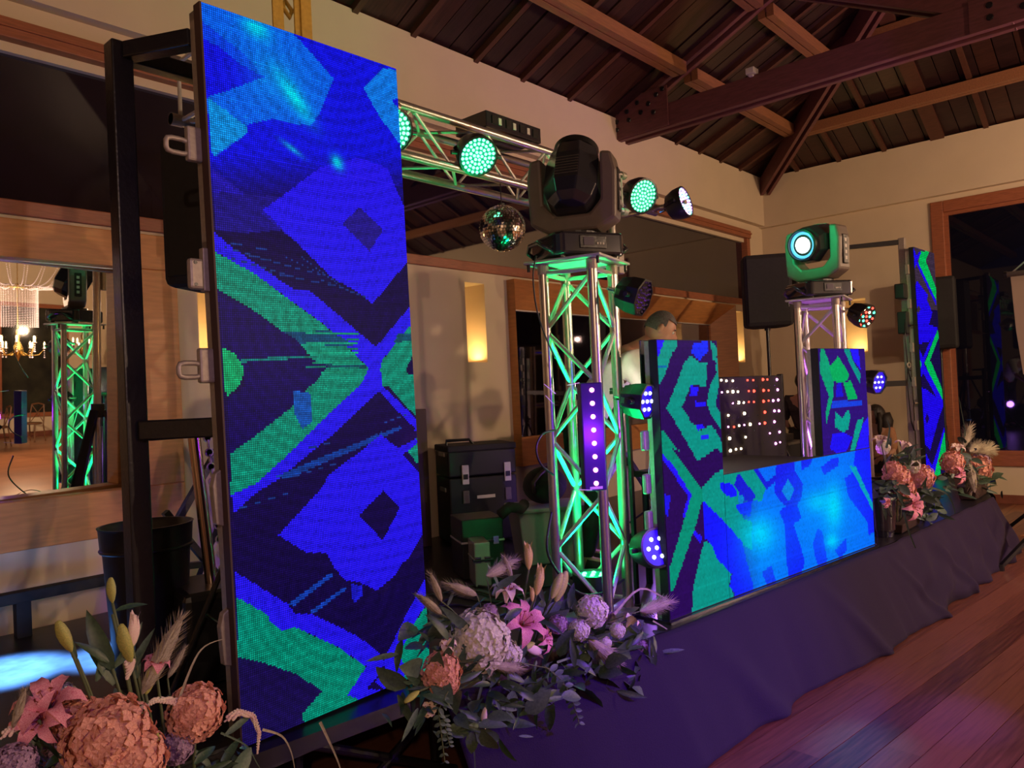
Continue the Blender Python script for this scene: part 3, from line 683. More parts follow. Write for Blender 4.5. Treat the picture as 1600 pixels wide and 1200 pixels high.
# ---- DJ booth: two pillars and the facade between them
BP0 = Vector((3.322, 2.005, 0)); BP1 = Vector((5.60, 1.738, 0)); bd = (BP1-BP0).normalized(); bn = Vector((bd.y, -bd.x, 0)); BL = (BP1-BP0).length
def onB(u, v):   # point of the booth's front plane
    d = ray(u, v); o = Vector((0, 0, HC)); s_ = (BP0-o).dot(bn)/d.dot(bn); P = o+d*s_; return (P-BP0).dot(bd), P.z
y1_ = lambda *p: Zm(1000, 460, 6.667, p); y6 = lambda *p: Zm(1000, 560, 5, p); y7 = lambda *p: Zm(1000, 700, 4, p); y3 = lambda *p: Zm(1220, 500, 5.714, p)
PDK = (40, 10, 82)
def baseB(u, v):
    t_ = ((u-1130)/60).clip(0, 1)[..., None]; return np.array(PDK)*(1-t_)+np.array((6, 100, 240))*t_
LB = [
 ((34, 16, 235), y1_((180, 480), (255, 480), (170, 700), (110, 815), (70, 830), (70, 700))),
 (TEAL, y1_((255, 480), (395, 480), (375, 560), (335, 610), (255, 860), (190, 950), (95, 900), (110, 812), (170, 700))),
 ((10, 96, 160), y1_((150, 740), (280, 735), (265, 770), (140, 768))),
 (TEAL, y1_((515, 630), (620, 705), (760, 700), (730, 470), (800, 560), (800, 640), (760, 700), (700, 850), (680, 965), (560, 910), (520, 960), (430, 1180), (270, 1210), (330, 1060), (430, 800))),
 ((20, 40, 240), y1_((560, 500), (700, 490), (710, 590), (620, 690), (530, 600))),
 ((30, 20, 235), y1_((520, 960), (600, 1000), (640, 1110), (560, 1100))),
 (TEAL, y6((350, 20), (430, 60), (560, 90), (520, 220), (470, 215), (400, 200), (385, 240), (330, 380), (350, 412), (400, 500), (480, 560), (550, 520), (590, 560), (680, 730), (690, 745), (662, 850), (600, 710), (450, 800), (270, 490), (205, 395), (280, 210))),
 (PDK, y6((400, 200), (510, 240), (500, 460), (430, 480), (400, 300))),
 ((34, 20, 240), y6((390, 210), (460, 230), (440, 300), (390, 300))), ((34, 20, 240), y6((430, 335), (520, 340), (510, 370), (430, 385))), ((34, 20, 240), y6((430, 530), (490, 505), (500, 540), (450, 565))), ((30, 40, 235), y6((470, 600), (540, 590), (540, 630), (480, 640))),
 (TEAL, y6((530, 30), (610, -10), (650, 80), (630, 150), (600, 300), (590, 370), (665, 480), (690, 640), (560, 450), (522, 350), (550, 200), (600, 100))),
 (PDK, y6((540, 0), (600, 30), (560, 160), (520, 250), (520, 60))),
 (GRN, y6((115, 510), (200, 580), (400, 850), (490, 1000), (420, 1090), (330, 960), (130, 690))),
 ((36, 18, 240), y6((130, 700), (250, 820), (405, 1070), (360, 1240), (330, 1240), (375, 1080), (230, 860), (140, 760))),
 ((30, 20, 220), y6((160, 1040), (240, 1080), (215, 1240), (170, 1150))),
 (PDK, y7((200, 0), (370, 80), (480, 0), (540, 60), (550, 130), (480, 150), (385, 250))),
 (TEAL, y7((385, 250), (480, 150), (550, 125), (620, 118), (700, 110), (790, 240), (760, 330), (640, 330), (520, 450), (390, 330))),
 (GRN, y7((320, 305), (385, 250), (395, 325), (360, 450), (200, 935), (183, 760), (290, 400))),
 (TEAL, y7((400, 560), (470, 600), (480, 690), (570, 760), (560, 860), (600, 950), (620, 1000), (320, 1100), (320, 940))),
 (PDK, y7((390, 325), (420, 420), (450, 590), (400, 585), (330, 880), (325, 1100), (190, 1110), (195, 930), (350, 480))),
 ((36, 18, 240), y7((340, 510), (390, 560), (380, 600), (330, 540))),
 (TEAL, y7((440, 330), (520, 300), (640, 380), (640, 440), (700, 460), (700, 640), (640, 600), (520, 450))),
 ((20, 20, 248), y7((395, 330), (520, 450), (640, 590), (665, 700), (700, 830), (712, 870), (690, 920), (600, 960), (590, 900), (560, 860), (575, 790), (480, 690), (440, 590), (400, 560))),
 ((20, 20, 248), y7((500, 225), (560, 212), (605, 270), (600, 310), (540, 300), (500, 255))),
 ((24, 20, 200), y7((610, 165), (630, 170), (722, 300), (700, 345), (640, 320), (590, 230))),
 ((14, 120, 190), y7((612, 290), (650, 300), (645, 350), (615, 345))),
 ((24, 20, 205), y7((688, 108), (720, 105), (790, 215), (850, 165), (870, 190), (790, 260))), 
 ((24, 22, 225), y7((850, 80), (960, 60), (970, 150), (1020, 220), (1010, 310), (970, 380), (900, 360), (838, 280), (850, 170))),
 ((16, 120, 215), y7((925, 195), (965, 262), (930, 335), (885, 270))),
 ((18, 16, 240), y7((870, 400), (900, 370), (985, 360), (1012, 440), (960, 475), (1030, 700), (1020, 760), (925, 800), (910, 600), (905, 480))),
 ((18, 30, 245), y7((600, 350), (700, 330), (690, 430), (640, 420), (600, 380))),
 ((18, 30, 245), y7((1080, 600), (1110, 500), (1140, 520), (1170, 700), (1120, 760), (1095, 680))),
 ((18, 30, 245), y7((1220, 640), (1290, 560), (1290, 640), (1250, 690))),
 ((20, 24, 245), y7((1280, 190), (1330, 150), (1460, 390), (1475, 520), (1430, 545), (1420, 460), (1300, 300))),
 ((24, 20, 235), y7((1195, 70), (1240, 60), (1240, 110), (1150, 170), (1130, 120))),
 ((24, 20, 235), y7((1010, 60), (1090, 40), (1060, 110), (1010, 140))),
 ((24, 20, 235), y7((760, 780), (820, 730), (850, 830), (790, 850))),
 ((20, 24, 245), y7((1335, 100), (1350, -10), (1440, -20), (1475, 300), (1470, 400))),
 ((10, 150, 170), y7((1310, 110), (1350, 120), (1470, 380), (1465, 410))),
]
LR = [
 ((10, 150, 110), y3((360, 250), (380, 250), (430, 370), (470, 540), (470, 680), (440, 790), (410, 920), (400, 840), (430, 680), (350, 470), (350, 300))),
 ((4, 165, 90), y3((510, 320), (560, 400), (612, 490), (600, 525), (560, 560), (470, 550), (430, 420), (480, 370))),
 ((4, 165, 90), y3((560, 560), (625, 540), (685, 700), (600, 712))),
 ((8, 140, 130), y3((555, 245), (612, 250), (640, 360), (715, 480), (705, 570), (620, 400))),
 ((10, 150, 135), y3((490, 820), (550, 875), (600, 800), (625, 850), (600, 985), (550, 1000), (480, 950))),
 ((10, 150, 135), y3((680, 900), (742, 870), (720, 960), (640, 1230), (615, 1190))),
 ((24, 60, 210), y3((460, 725), (725, 715), (725, 770), (450, 785))),
 ((30, 18, 235), y3((460, 1010), (560, 1000), (640, 1050), (560, 1230), (440, 1150))),
 ((34, 22, 245), y3((612, 245), (690, 245), (715, 450), (650, 360))), ((34, 22, 245), y3((735, 920), (780, 860), (790, 1230), (650, 1230))),
 ((30, 20, 200), y3((500, 570), (540, 560), (560, 690), (490, 680))),
]
BLB = [(CYAN, 1187, 835, 26, 22, 90, .9), (CYAN, 1279, 785, 16, 20, 90, .7), (CYAN, 1302, 793, 32, 13, 90, 1.0), (CYAN, 1300, 845, 12, 9, 90, .8), ((0, 160, 250), 1190, 860, 70, 45, 90, .45), ((0, 160, 250), 1290, 800, 90, 60, 90, .45)]
booth = thing('dj_booth', 'DJ booth of LED panels showing blue and teal patterns on the stage front', 'dj booth', (BP0.x, BP0.y, SZ))
def booth_face(name, a0, a1, z0, z1, cell=.0115, side=.05):
    org = tuple(BP0+bd*a0+Vector((0, 0, z0))); W, H = a1-a0, z1-z0; nx, nz = max(4, int(W/cell)), max(4, int(H/cell))
    lay = LB if name != 'right_pillar_screen' else LR
    bs = baseB if name != 'right_pillar_screen' else np.array((44, 16, 112.))
    cols = led_colors(org, tuple(bd), (0, 0, 1), W, H, nx, nz, bs, lay, BLB if name != 'right_pillar_screen' else (), .03, 3)
    loc = (BP0.x, BP0.y, SZ)
    led_face(name, booth, loc, org, tuple(bd), (0, 0, 1), W, H, nx, nz, cols, 'scr')
    g = lambda a, d, z: BP0+bd*a-bn*d+Vector((0, 0, z))-Vector(loc)
    q = [g(a0-.004, .003, z0-.004), g(a1+.004, .003, z0-.004), g(a1+.004, side, z0-.004), g(a0-.004, side, z0-.004)]
    MB().hexa(q+[p+Vector((0, 0, H+.008)) for p in q]).build('panel_case', 'mattblack', booth)
aL = onB(1130, 735)[0]; aR = onB(1281, 600)[0]; zt = onB(1137, 741)[1]; zP1 = onB(1015, 531)[1]; zR = onB(1300, 545)[1]
booth_face('left_pillar_screen', 0, aL, SZ+.02, zP1)
booth_face('front_screen', aL+.003, BL, SZ+.02, zt)
booth_face('right_pillar_screen', aR, BL, zt+.006, zR)
gq = lambda a, d, z: BP0+bd*a-bn*d+Vector((0, 0, z))-Vector((BP0.x, BP0.y, SZ))
MB().hexa([gq(-.02, -.02, SZ+.001), gq(BL+.02, -.02, SZ+.001), gq(BL+.02, .3, SZ+.001), gq(-.02, .3, SZ+.001), gq(-.02, -.02, SZ+.016), gq(BL+.02, -.02, SZ+.016), gq(BL+.02, .3, SZ+.016), gq(-.02, .3, SZ+.016)]).build('base_rail', 'darkgloss', booth)
for a in (.03, aL-.05, aR+.05, BL-.05):
    q = [gq(a-.02, .05, SZ), gq(a+.02, .05, SZ), gq(a+.02, .09, SZ), gq(a-.02, .09, SZ)]
    MB().hexa(q+[p+Vector((0, 0, (zP1 if a < 1 else zR)-SZ)) for p in q]).build('support_post', 'cast', booth)
MB().hexa([gq(aL, .06, zt-.04), gq(aR, .06, zt-.04), gq(aR, .62, zt-.04), gq(aL, .62, zt-.04), gq(aL, .06, zt-.005), gq(aR, .06, zt-.005), gq(aR, .62, zt-.005), gq(aL, .62, zt-.005)]).build('worktop', 'mattblack', booth)
for a in (aL+.05, aR-.05):
    MB().tube(gq(a, .58, SZ), gq(a, .58, zt-.04), .02).build('table_leg', 'steel', booth)

# ================================================================== LIGHTING RIG
def qdir(d, upv='Z'): return Vector(d).normalized().to_track_quat('Y', upv)
# ---- square lattice truss between two points
def lattice(t_, A, B, e1, s_, bay, rc=.0265, rw=.0125, mch='alu', mw='aluw', couplers=True):
    A, B = Vector(A), Vector(B); L = (B-A).length; d = (B-A)/L; e1 = Vector(e1).normalized(); e2 = d.cross(e1)
    cs = [A+e1*s_*i+e2*s_*j for i, j in ((-.5, -.5), (.5, -.5), (.5, .5), (-.5, .5))]
    for c in cs:
        o = MB().tube(c, c+d*L, rc, 14).build('chord', mch, t_, smooth=False, auto=True)
        if couplers:
            MB().tube(c+d*.0, c+d*.05, rc*1.12, 14).build('coupler', 'cast', o); MB().tube(c+d*(L-.05), c+d*L, rc*1.12, 14).build('coupler', 'cast', o)
    n = max(2, int(round((L-.12)/bay))); st_ = (L-.12)/n
    for f in range(4):
        a, b_ = cs[f], cs[(f+1) % 4]
        for k in range(n):
            z0, z1 = .06+k*st_, .06+(k+1)*st_
            p, q = (a, b_) if (k+f) % 2 == 0 else (b_, a)
            MB().tube(p+d*z0, q+d*z1, rw, 8).build('brace', mw, t_, auto=True)
        for z in (.045, L-.045): MB().tube(a+d*z, b_+d*z, rw, 8).build('end_brace', mw, t_, auto=True)
def tower(label, cx, cy, yaw, ztop, col, e):
    t_ = thing('truss_tower', label, 'truss tower', (cx, cy, SZ)); e1 = (math.cos(yaw), math.sin(yaw), 0)
    H = ztop-SZ; lattice(t_, (0, 0, .03), (0, 0, H-.015), e1, .27, .275)
    R = Matrix.Rotation(yaw, 4, 'Z')
    pl = MB().box((-.21, -.21, H-.014), (.21, .21, 0+H)).build('top_plate', 'aluw', t_, rot=(0, 0, yaw), bevel=.004)
    MB().box((-.18, -.18, 0.001), (.18, .18, .02)).build('base_plate', 'aluw', t_, rot=(0, 0, yaw), bevel=.004)
    for sx in (-1, 1):
        for sy in (-1, 1):
            MB().tube((sx*.19, sy*.19, H-.05), (sx*.19, sy*.19, H-.014), .008).build('plate_bolt', 'steel', pl)
    return t_
T1 = Vector((3.225, 2.395, 0)); T1Y = math.radians(13)
tw1 = tower('front aluminium truss tower lit green from inside, left of the DJ booth', T1.x, T1.y, T1Y, 2.335, None, 0)
T2 = Vector((6.02, 2.18, 0)); T2Y = math.radians(10)
tw2 = tower('far aluminium truss tower lit purple, behind the right pillar of the booth', T2.x, T2.y, T2Y, 2.285, None, 0)

M['glow_green'] = mat('green_lit_lens', (.02, .05, .03, 1), .3, emit=(.0, .8, .32, 1), es=.55)
M['glow_blue'] = mat('blue_lit_lens', (.02, .02, .05, 1), .3, emit=(.02, .0, 1, 1), es=.75)
M['glow_violet'] = mat('violet_lit_lens', (.03, .02, .05, 1), .3, emit=(.15, .05, 1, 1), es=.9)
# ---- LED par lights
def par(name_label, loc, aim, r=.10, ln=.13, rings=(6, 12, 18), ledr=.006, lmat='e_green', body='blackplastic', on=True, group=None, mixed=None, octa=False, yoke=None, cat='stage light'):
    t_ = thing('par_light', name_label, cat, loc, rot=(0, 0, 0), group=group); t_.rotation_mode = 'QUATERNION'; t_.rotation_quaternion = qdir(aim)
    sg = 8 if octa else 24
    MB().lathe([(r*.55, -ln), (r*.80, -ln*.86), (r*.98, -ln*.35), (r, 0), (r, .02), (r*.90, .022), (r*.88, .008)], ax=(0, 1, 0), seg=sg, ph=PI/8 if octa else 0).build('housing', body, t_, smooth=False, auto=not octa)
    MB().lathe([(r*.87, .006), (r*.87, .010)], ax=(0, 1, 0), seg=24).build('lens_plate', {'e_greenhot': 'glow_green', 'e_blue': 'glow_blue', 'e_violet': 'glow_violet'}.get(lmat if mixed is None else (mixed[0] if mixed[0] != 'e_red' else ''), 'darkgloss'), t_)
    lm = MB().lathe([(ledr, 0), (ledr, .004), (ledr*.6, .008)], ax=(0, 1, 0), seg=8)
    mats_ = {}
    def ledmesh(m_):
        if m_ not in mats_: mats_[m_] = lm.mesh('led', m_)
        return mats_[m_]
    pts = [(0, 0)] if rings[0] == 1 else []
    rr = rings[1:] if rings[0] == 1 else rings
    for k, n in enumerate(rr):
        rad = r*.80*(k+1)/len(rr)*(1 if len(rr) > 1 else .62) if True else 0
        for i in range(n):
            a = 2*PI*i/n+k*.2; pts.append((rad*math.cos(a), rad*math.sin(a)))
    for i, (x, z) in enumerate(pts):
        m_ = lmat if mixed is None else mixed[i % len(mixed)]
        link('led', ledmesh(m_), t_, (x, .010, z))
    y = MB(); yr = r*1.16
    pts_ = [(yr, -.02, 0)]+[(yr*math.cos(a), -.02-yr*.95*math.sin(a), 0) for a in [PI*k/8 for k in range(1, 8)]]+[(-yr, -.02, 0)]
    for p, q in zip(pts_, pts_[1:]): y.bar(p, q, .028, .004, (0, 1, 0))
    y.build('yoke', 'steel', t_)
    for s_ in (-1, 1): MB().tube((s_*r*.95, -.02, 0), (s_*(yr+.018), -.02, 0), .012, 8).build('tilt_knob', 'blackplastic', t_)
    MB().tube((0, -.02-yr*.95, 0), (0, -.07-yr*.95, 0), .011, 8).build('clamp_bolt', 'chrome', t_)
    if yoke:
        q = t_.rotation_quaternion.inverted()
        MB().bar((0, -.07-yr*.95, 0), q@(Vector(yoke)-Vector(loc)), .03, .012).build('clamp', 'cast', t_)
    return t_
camdir = lambda P: (Vector((0, 0, HC))-Vector(P)).normalized()
BY = 3.2
BX1 = 5.28
# ---- horizontal truss
tb = thing('truss_beam', 'horizontal aluminium lattice truss carrying lights behind the tower', 'truss', (3.6, BY, 3.08))
lattice(tb, (1.55-3.6, 0, 0), (4.75-3.6, 0, 0), (0, 0, 1), .262, .27, rc=.0245, rw=.009)
for z in (-.131, .131): MB().tube((4.75-3.6, 0, z*.2), (BX1-3.6+.1, 0, z*.2), .022).build('end_spigot', 'alu', tb)
MB().box((4.76-3.6, -.15, -.02), (4.78-3.6, .15, .02)).build('end_bracket', 'alu', tb)
MB().tube((BX1-3.6+.05, -.30, .0), (BX1-3.6+.05, .28, 0), .02).build('cross_bar', 'alu', tb)
def crank_stand(label, x, y, ztop, col, legs=True, hub=1.2, spread=.55):
    t_ = thing('lighting_stand', label, 'stand', (x, y, SZ))
    MB().tube((0, 0, .12), (0, 0, ztop-SZ), .026, 14).build('pole', col, t_, auto=True)
    MB().tube((0, 0, .10), (0, 0, 1.0), .034, 14).build('lower_pole', col, t_, auto=True)
    h = hub-SZ
    MB().tube((0, 0, h-.05), (0, 0, h+.05), .048, 8).build('collar', 'blackplastic', t_)
    for k in range(3):
        a = 2*PI*k/3+.5; ex, ey = spread*math.cos(a), spread*math.sin(a)
        MB().bar((.04*math.cos(a), .04*math.sin(a), h), (ex, ey, .02), .05, .03).build('leg', 'steel', t_)
        MB().bar((ex*.5, ey*.5, h*.5+.0), (0, 0, .16), .02, .01).build('leg_strut', 'steel', t_)
        MB().tube((ex, ey, .001), (ex, ey, .03), .028, 8).build('foot', 'blackplastic', t_)
    MB().box((-.05, -.02, ztop-SZ-.25), (.06, .03, ztop-SZ-.12)).build('clamp', 'cast', t_, bevel=.008)
    MB().box((.03, -.03, ztop-SZ-.40), (.10, .03, ztop-SZ-.22)).build('clamp', 'cast', t_, bevel=.008)
    return t_
crank_stand('steel-pole crank stand under the right end of the lattice truss', 4.80, 3.23, 2.93, 'alu', hub=1.15, spread=.5)
crank_stand('tall tripod stand with black legs behind the tall left screen', 2.42, 4.10, 2.92, 'alu', hub=1.62, spread=.50)
# truss-mounted pars
P1 = onY(746, 243, 2.98); par('round green-lit LED par light clamped on the middle of the truss', P1, camdir(P1)+Vector((.668, -.744, 0))*.42+Vector((0, 0, -.42)), r=.115, rings=(1, 6, 12, 18, 22), ledr=.0085, lmat='e_greenhot')
P0 = onY(610, 203, 2.98); par('green-lit LED par light half hidden behind the tall screen', P0, camdir(P0)+Vector((.668, -.744, 0))*.5+Vector((0, 0, -.3)), r=.115, rings=(1, 6, 12, 18, 22), ledr=.0085, lmat='e_greenhot')
P2 = onY(1003, 306, 3.0); par('green-lit LED par light right of the moving head', P2, camdir(P2)+Vector((.668, -.744, 0))*.75+Vector((0, 0, -.25)), r=.13, rings=(1, 6, 12, 18, 22), ledr=.0085, lmat='e_greenhot')
P3 = onY(1068, 316, 2.96); par('violet-white LED par light at the right tip of the truss', P3, camdir(P3)+Vector((.668, -.744, 0))*1.5+Vector((0, 0, .55)), r=.125, rings=(1, 6, 12, 18, 22), ledr=.0085, mixed=['e_violet', 'e_violet', 'e_pink', 'e_violet', 'e_greenhot'])
# lighting controller on the truss
cA = onY(757, 207, 3.08); cb = thing('dimmer_pack', 'slim black controller box lying on top of the truss', 'controller', (cA.x, 3.08, 3.245), rz=0)
MB().box((0, -.02, 0), (.50, .24, .095)).build('case', 'darkgloss', cb, bevel=.004)
for k in range(4): MB().box((.045+k*.125, -.026, .025), (.090+k*.125, -.0195, .075)).build('socket', 'steel', cb)
for k in range(3): MB().box((.105+k*.13, -.024, .03), (.13+k*.13, -.0195, .07)).build('printed_label', 'label', cb)
# mirror ball
mb_c = onY(785, 357, BY-.131); mbR = .137
ball = thing('mirror_ball', 'silver mirror ball hanging below the truss', 'mirror ball', mb_c)
MB().sphere((0, 0, 0), mbR-.003, 24, 16).build('ball_core', 'mattblack', ball, smooth=True)
tl = MB()
for j in range(1, 26):
    th = PI*j/26; n = max(5, int(2*PI*math.sin(th)*mbR/.0175))
    for i in range(n):
        ph = 2*PI*(i+.5)/n; d = Vector((math.sin(th)*math.cos(ph), math.sin(th)*math.sin(ph), math.cos(th)))
        d2 = (d+Vector((random.gauss(0, .05), random.gauss(0, .05), random.gauss(0, .05)))).normalized()
        b_ = Vector((-math.sin(ph), math.cos(ph), 0)).cross(d2).normalized(); a = d2.cross(b_)*-1; c = d*mbR; h = .0074
        tl.add([c-a*h-b_*h-d*.003, c+a*h-b_*h-d*.003, c+a*h+b_*h-d*.003, c-a*h+b_*h-d*.003, c-a*h-b_*h, c+a*h-b_*h+d*.001*random.random(), c+a*h+b_*h+d*.001*random.random(), c-a*h+b_*h+d*.001*random.random()], [(4, 5, 6, 7), (0, 1, 5, 4), (1, 2, 6, 5), (2, 3, 7, 6), (3, 0, 4, 7)])
tag(tl.build('mirror_tile', 'chrome', ball), kind='stuff')
MB().tube((0, 0, mbR), (0, 0, mbR+.012), .02, 10).tube((0, 0, mbR+.01), (0, 0, 2.935-mb_c.z), .003, 6).build('hanging_wire', 'steel', ball)

M['halo'] = mat('blue_lit_lens_rim', (.02, .05, .1, 1), .3, emit=(.10, .55, 1, 1), es=1.3)
# ---- moving heads
def moving_head(label, loc, byaw, hyaw, tilt, lit, s_=1.0):
    t_ = thing('moving_head', label, 'moving head light', loc, byaw)
    # base
    base_ = MB().prism([(-.20, -.13), (-.17, -.17), (.17, -.17), (.20, -.13), (.20, .13), (.17, .17), (-.17, .17), (-.20, .13)], .012, .125).build('base', 'darkgloss', t_, bevel=.014)
    for x in (-.15, .15):
        for y in (-.12, .12): MB().tube((x, y, .0005), (x, y, .014), .018, 8).build('foot', 'blackplastic', base_)
    MB().box((-.075, -.176, .040), (.075, -.169, .105)).build('display_panel', 'steel', base_, bevel=.003)
    MB().box((-.055, -.180, .055), (.0, -.175, .095)).build('display', 'led_off', base_)
    for k in range(3): MB().box((.018+k*.016, -.180, .06), (.028+k*.016, -.175, .07)).build('button', 'label', base_)
    for s2 in (-1, 1):
        pts = [(s2*.19, -.11, .03), (s2*.235, -.10, .055), (s2*.245, -.05, .085), (s2*.245, .05, .085), (s2*.235, .10, .055), (s2*.19, .11, .03)]
        MB().path(pts, .012, 8).build('carry_handle', 'darkgloss', base_, smooth=True)
    MB().tube((0, 0, .125), (0, 0, .145), .11, 24).build('turntable', 'blackplastic', base_)
    # yoke
    yk = link('yoke_frame', None)
    prof = [(-.235, .42), (-.225, .53), (-.16, .545), (-.150, .53), (-.150, .33), (-.10, .255), (.10, .255), (.150, .33), (.150, .53), (.16, .545), (.225, .53), (.235, .42), (.225, .20), (.13, .145), (-.13, .145), (-.225, .20)]
    # bend into an open U
    U = [(-.235, .44), (-.215, .535), (-.155, .545), (-.150, .30), (-.09, .235), (.09, .235), (.150, .30), (.155, .545), (.215, .535), (.235, .44), (.225, .20), (.13, .147), (-.13, .147), (-.225, .20)]
    bpy.data.objects.remove(yk)
    yo = MB().prism(U, -.075, .075, lambda x, z, h: (x, h, z)).build('yoke', 'tan', t_, rot=(0, 0, hyaw), bevel=.016)
    for s2 in (-1, 1):
        MB().box((s2*.225, -.030, .24), (s2*.2405, .030, .46)).build('side_badge', 'steel', yo, bevel=.006)
        for k in range(4): MB().box((s2*.2400, -.012, .27+k*.045), (s2*.2425, .012, .295+k*.045)).build('badge_mark', 'label', yo)
    # head
    Rm = Matrix.Rotation(hyaw, 4, 'Z')@Matrix.Translation((0, 0, .43))@Matrix.Rotation(tilt, 4, 'X')
    hd = MB().lathe([(.085, -.20), (.125, -.165), (.152, -.10), (.152, .07), (.135, .15), (.118, .17)], ax=(0, 1, 0), seg=8, ph=PI/8).build('head', 'darkgloss', t_, bevel=.006)
    hd.matrix_local = Rm
    for k in range(7): MB().box((-.055, -.150-.010*0, -.03+k*.016), (.055, -.172+.0, -.024+k*.016)).build('vent_slot', 'grey', hd, loc=(0, -.018, 0))
    for k in range(7): MB().box((-.06, -.06, .139), (.06, -.056, .144)).build('cooling_rib', 'grey', hd, loc=(0, .018*k-.02, 0))
    MB().lathe([(.118, .165), (.120, .20), (.108, .205), (.102, .178)], ax=(0, 1, 0), seg=32, cap=False).build('lens_ring', 'blackplastic', hd, auto=True)
    MB().lathe([(.104, .170), (.104, .176)], ax=(0, 1, 0), seg=32).build('lens_well', 'blackplastic', hd)
    if lit: MB().lathe([(.098, .177), (.100, .184), (.084, .184), (.080, .177)], ax=(0, 1, 0), seg=32, cap=False).build('lens_halo', 'halo', hd)
    MB().lathe([(.060, .178), (.060, .182), (.045, .190), (.0, .193)], ax=(0, 1, 0), seg=32).build('lens', 'e_beam' if lit else 'led_off', hd, smooth=True)
    return t_
moving_head('large black moving head light on top of the green tower, turned to the wall', (T1.x, T1.y, 2.336), math.radians(-25), math.radians(-42), math.radians(62), False)
moving_head('moving head light with bright white lens on the purple-lit tower', (T2.x, T2.y, 2.286), math.radians(-35), math.radians(112), math.radians(-8), True)

M['barglow'] = mat('violet_glow_bar_housing', (.03, .01, .10, 1), .35)  # the violet glow of the LEDs is put into the housing's base colour
# ---- lights clamped to tower 1
Q = onY(1000, 464, 2.05); par('unlit black LED par light clamped high on the green tower', Q, camdir(Q)+Vector((.95, -.2, -.15)), r=.098, ln=.12, rings=(1, 6, 12, 18), ledr=.006, lmat='led_off', octa=True, yoke=(T1.x+.10, T1.y-.18, Q.z+.03))
Q = onY(1008, 627, 2.06); par('blue-lit LED par light in the middle of the green tower', Q, camdir(Q)+Vector((.9, -.2, -.12)), r=.093, ln=.12, rings=(1, 6), ledr=.0095, lmat='e_blue', octa=True, yoke=(T1.x+.10, T1.y-.18, Q.z+.02))
Q = onY(1024, 856, 2.06); par('blue-lit LED par light low on the green tower next to the booth', Q, camdir(Q)+Vector((.55, -.2, -.05)), r=.100, ln=.13, rings=(1, 6), ledr=.0105, lmat='e_blue', yoke=(T1.x+.10, T1.y-.18, Q.z))
Q = onY(921, 598, 2.10); Qb = onY(938, 764, 2.10)
bt = thing('led_bar', 'upright LED bar glowing magenta, tied to the front leg of the tower', 'led bar', (Q.x, Q.y, Qb.z), rz=math.radians(-38))
bh = Q.z-Qb.z
MB().box((-.052, -.03, 0), (.052, .04, bh)).build('housing', 'barglow', bt, bevel=.006)
lb = MB().lathe([(.011, 0), (.011, .004), (.006, .009)], ax=(0, -1, 0), seg=10).mesh('led', 'e_purple')
for k in range(8): link('led', lb, bt, (.0, -.031, bh*(.07+k*.123)))
MB().box((-.03, -.032, .008), (.03, -.0305, .02)).build('end_label', 'label', bt)
lamp('POINT', (Q.x-.12, Q.y-.22, (Q.z+Qb.z)/2), (.30, .02, 1), 7, .05)
# uplighters at the foot of the towers
def upl(label, x, y, lm, col, e):
    t_ = par(label, (x, y, SZ+.205), (0.02, 0.0, 1), r=.105, ln=.16, rings=(1, 6), ledr=.012, lmat=lm)
    return t_
upl('green uplighter standing on the stage inside the front tower', T1.x, T1.y, 'e_greenhot', None, 0)
lamp('SPOT', (T1.x, T1.y, SZ+.25), (.0, 1, .20), 430, .04, aim=(T1.x, T1.y, 3), ang=84, blend=1)
lamp('POINT', (T1.x, T1.y, SZ+.30), (.0, 1, .20), 2.2, .04)
upl('violet uplighter standing on the stage inside the far tower', T2.x, T2.y, 'e_violet', None, 0)
lamp('SPOT', (T2.x, T2.y, SZ+.25), (.55, .12, 1), 90, .04, aim=(T2.x, T2.y, 3), ang=110, blend=.9)
# green spill on the far tower's head from the truss lights
lamp('SPOT', (5.0, 2.5, 2.95), (.0, 1, .3), 60, .03, aim=(T2.x, T2.y, 2.75), ang=40, blend=.6)
# lights clamped to tower 2
Q = onY(1352, 494, 1.98); par('LED par light with red and green LEDs clamped to the far tower', Q, camdir(Q)+Vector((.75, -.25, -.2)), r=.10, ln=.13, rings=(1, 6, 10), ledr=.010, mixed=['e_red', 'e_green', 'e_red', 'e_warm', 'e_green'], octa=True, yoke=(T2.x+.10, T2.y-.14, Q.z+.03))
Q = onY(1371, 597, 1.93); par('small blue LED par light beside the right pillar of the booth', Q, camdir(Q)+Vector((.8, -.25, -.12)), r=.10, ln=.13, rings=(1, 6), ledr=.0085, lmat='e_blue', octa=True, yoke=(T2.x+.12, T2.y-.14, Q.z+.12))
Q = onY(1358, 690, 2.02); tag(MB().tube((Q.x, Q.y, SZ+.0), (Q.x, Q.y, 1.45), .028, 10).tube((Q.x, Q.y, SZ+.001), (Q.x, Q.y, SZ+.02), .12, 16).build('light_tube', 'alu', auto=True), 'slim upright metal post beside the right booth pillar', 'post')

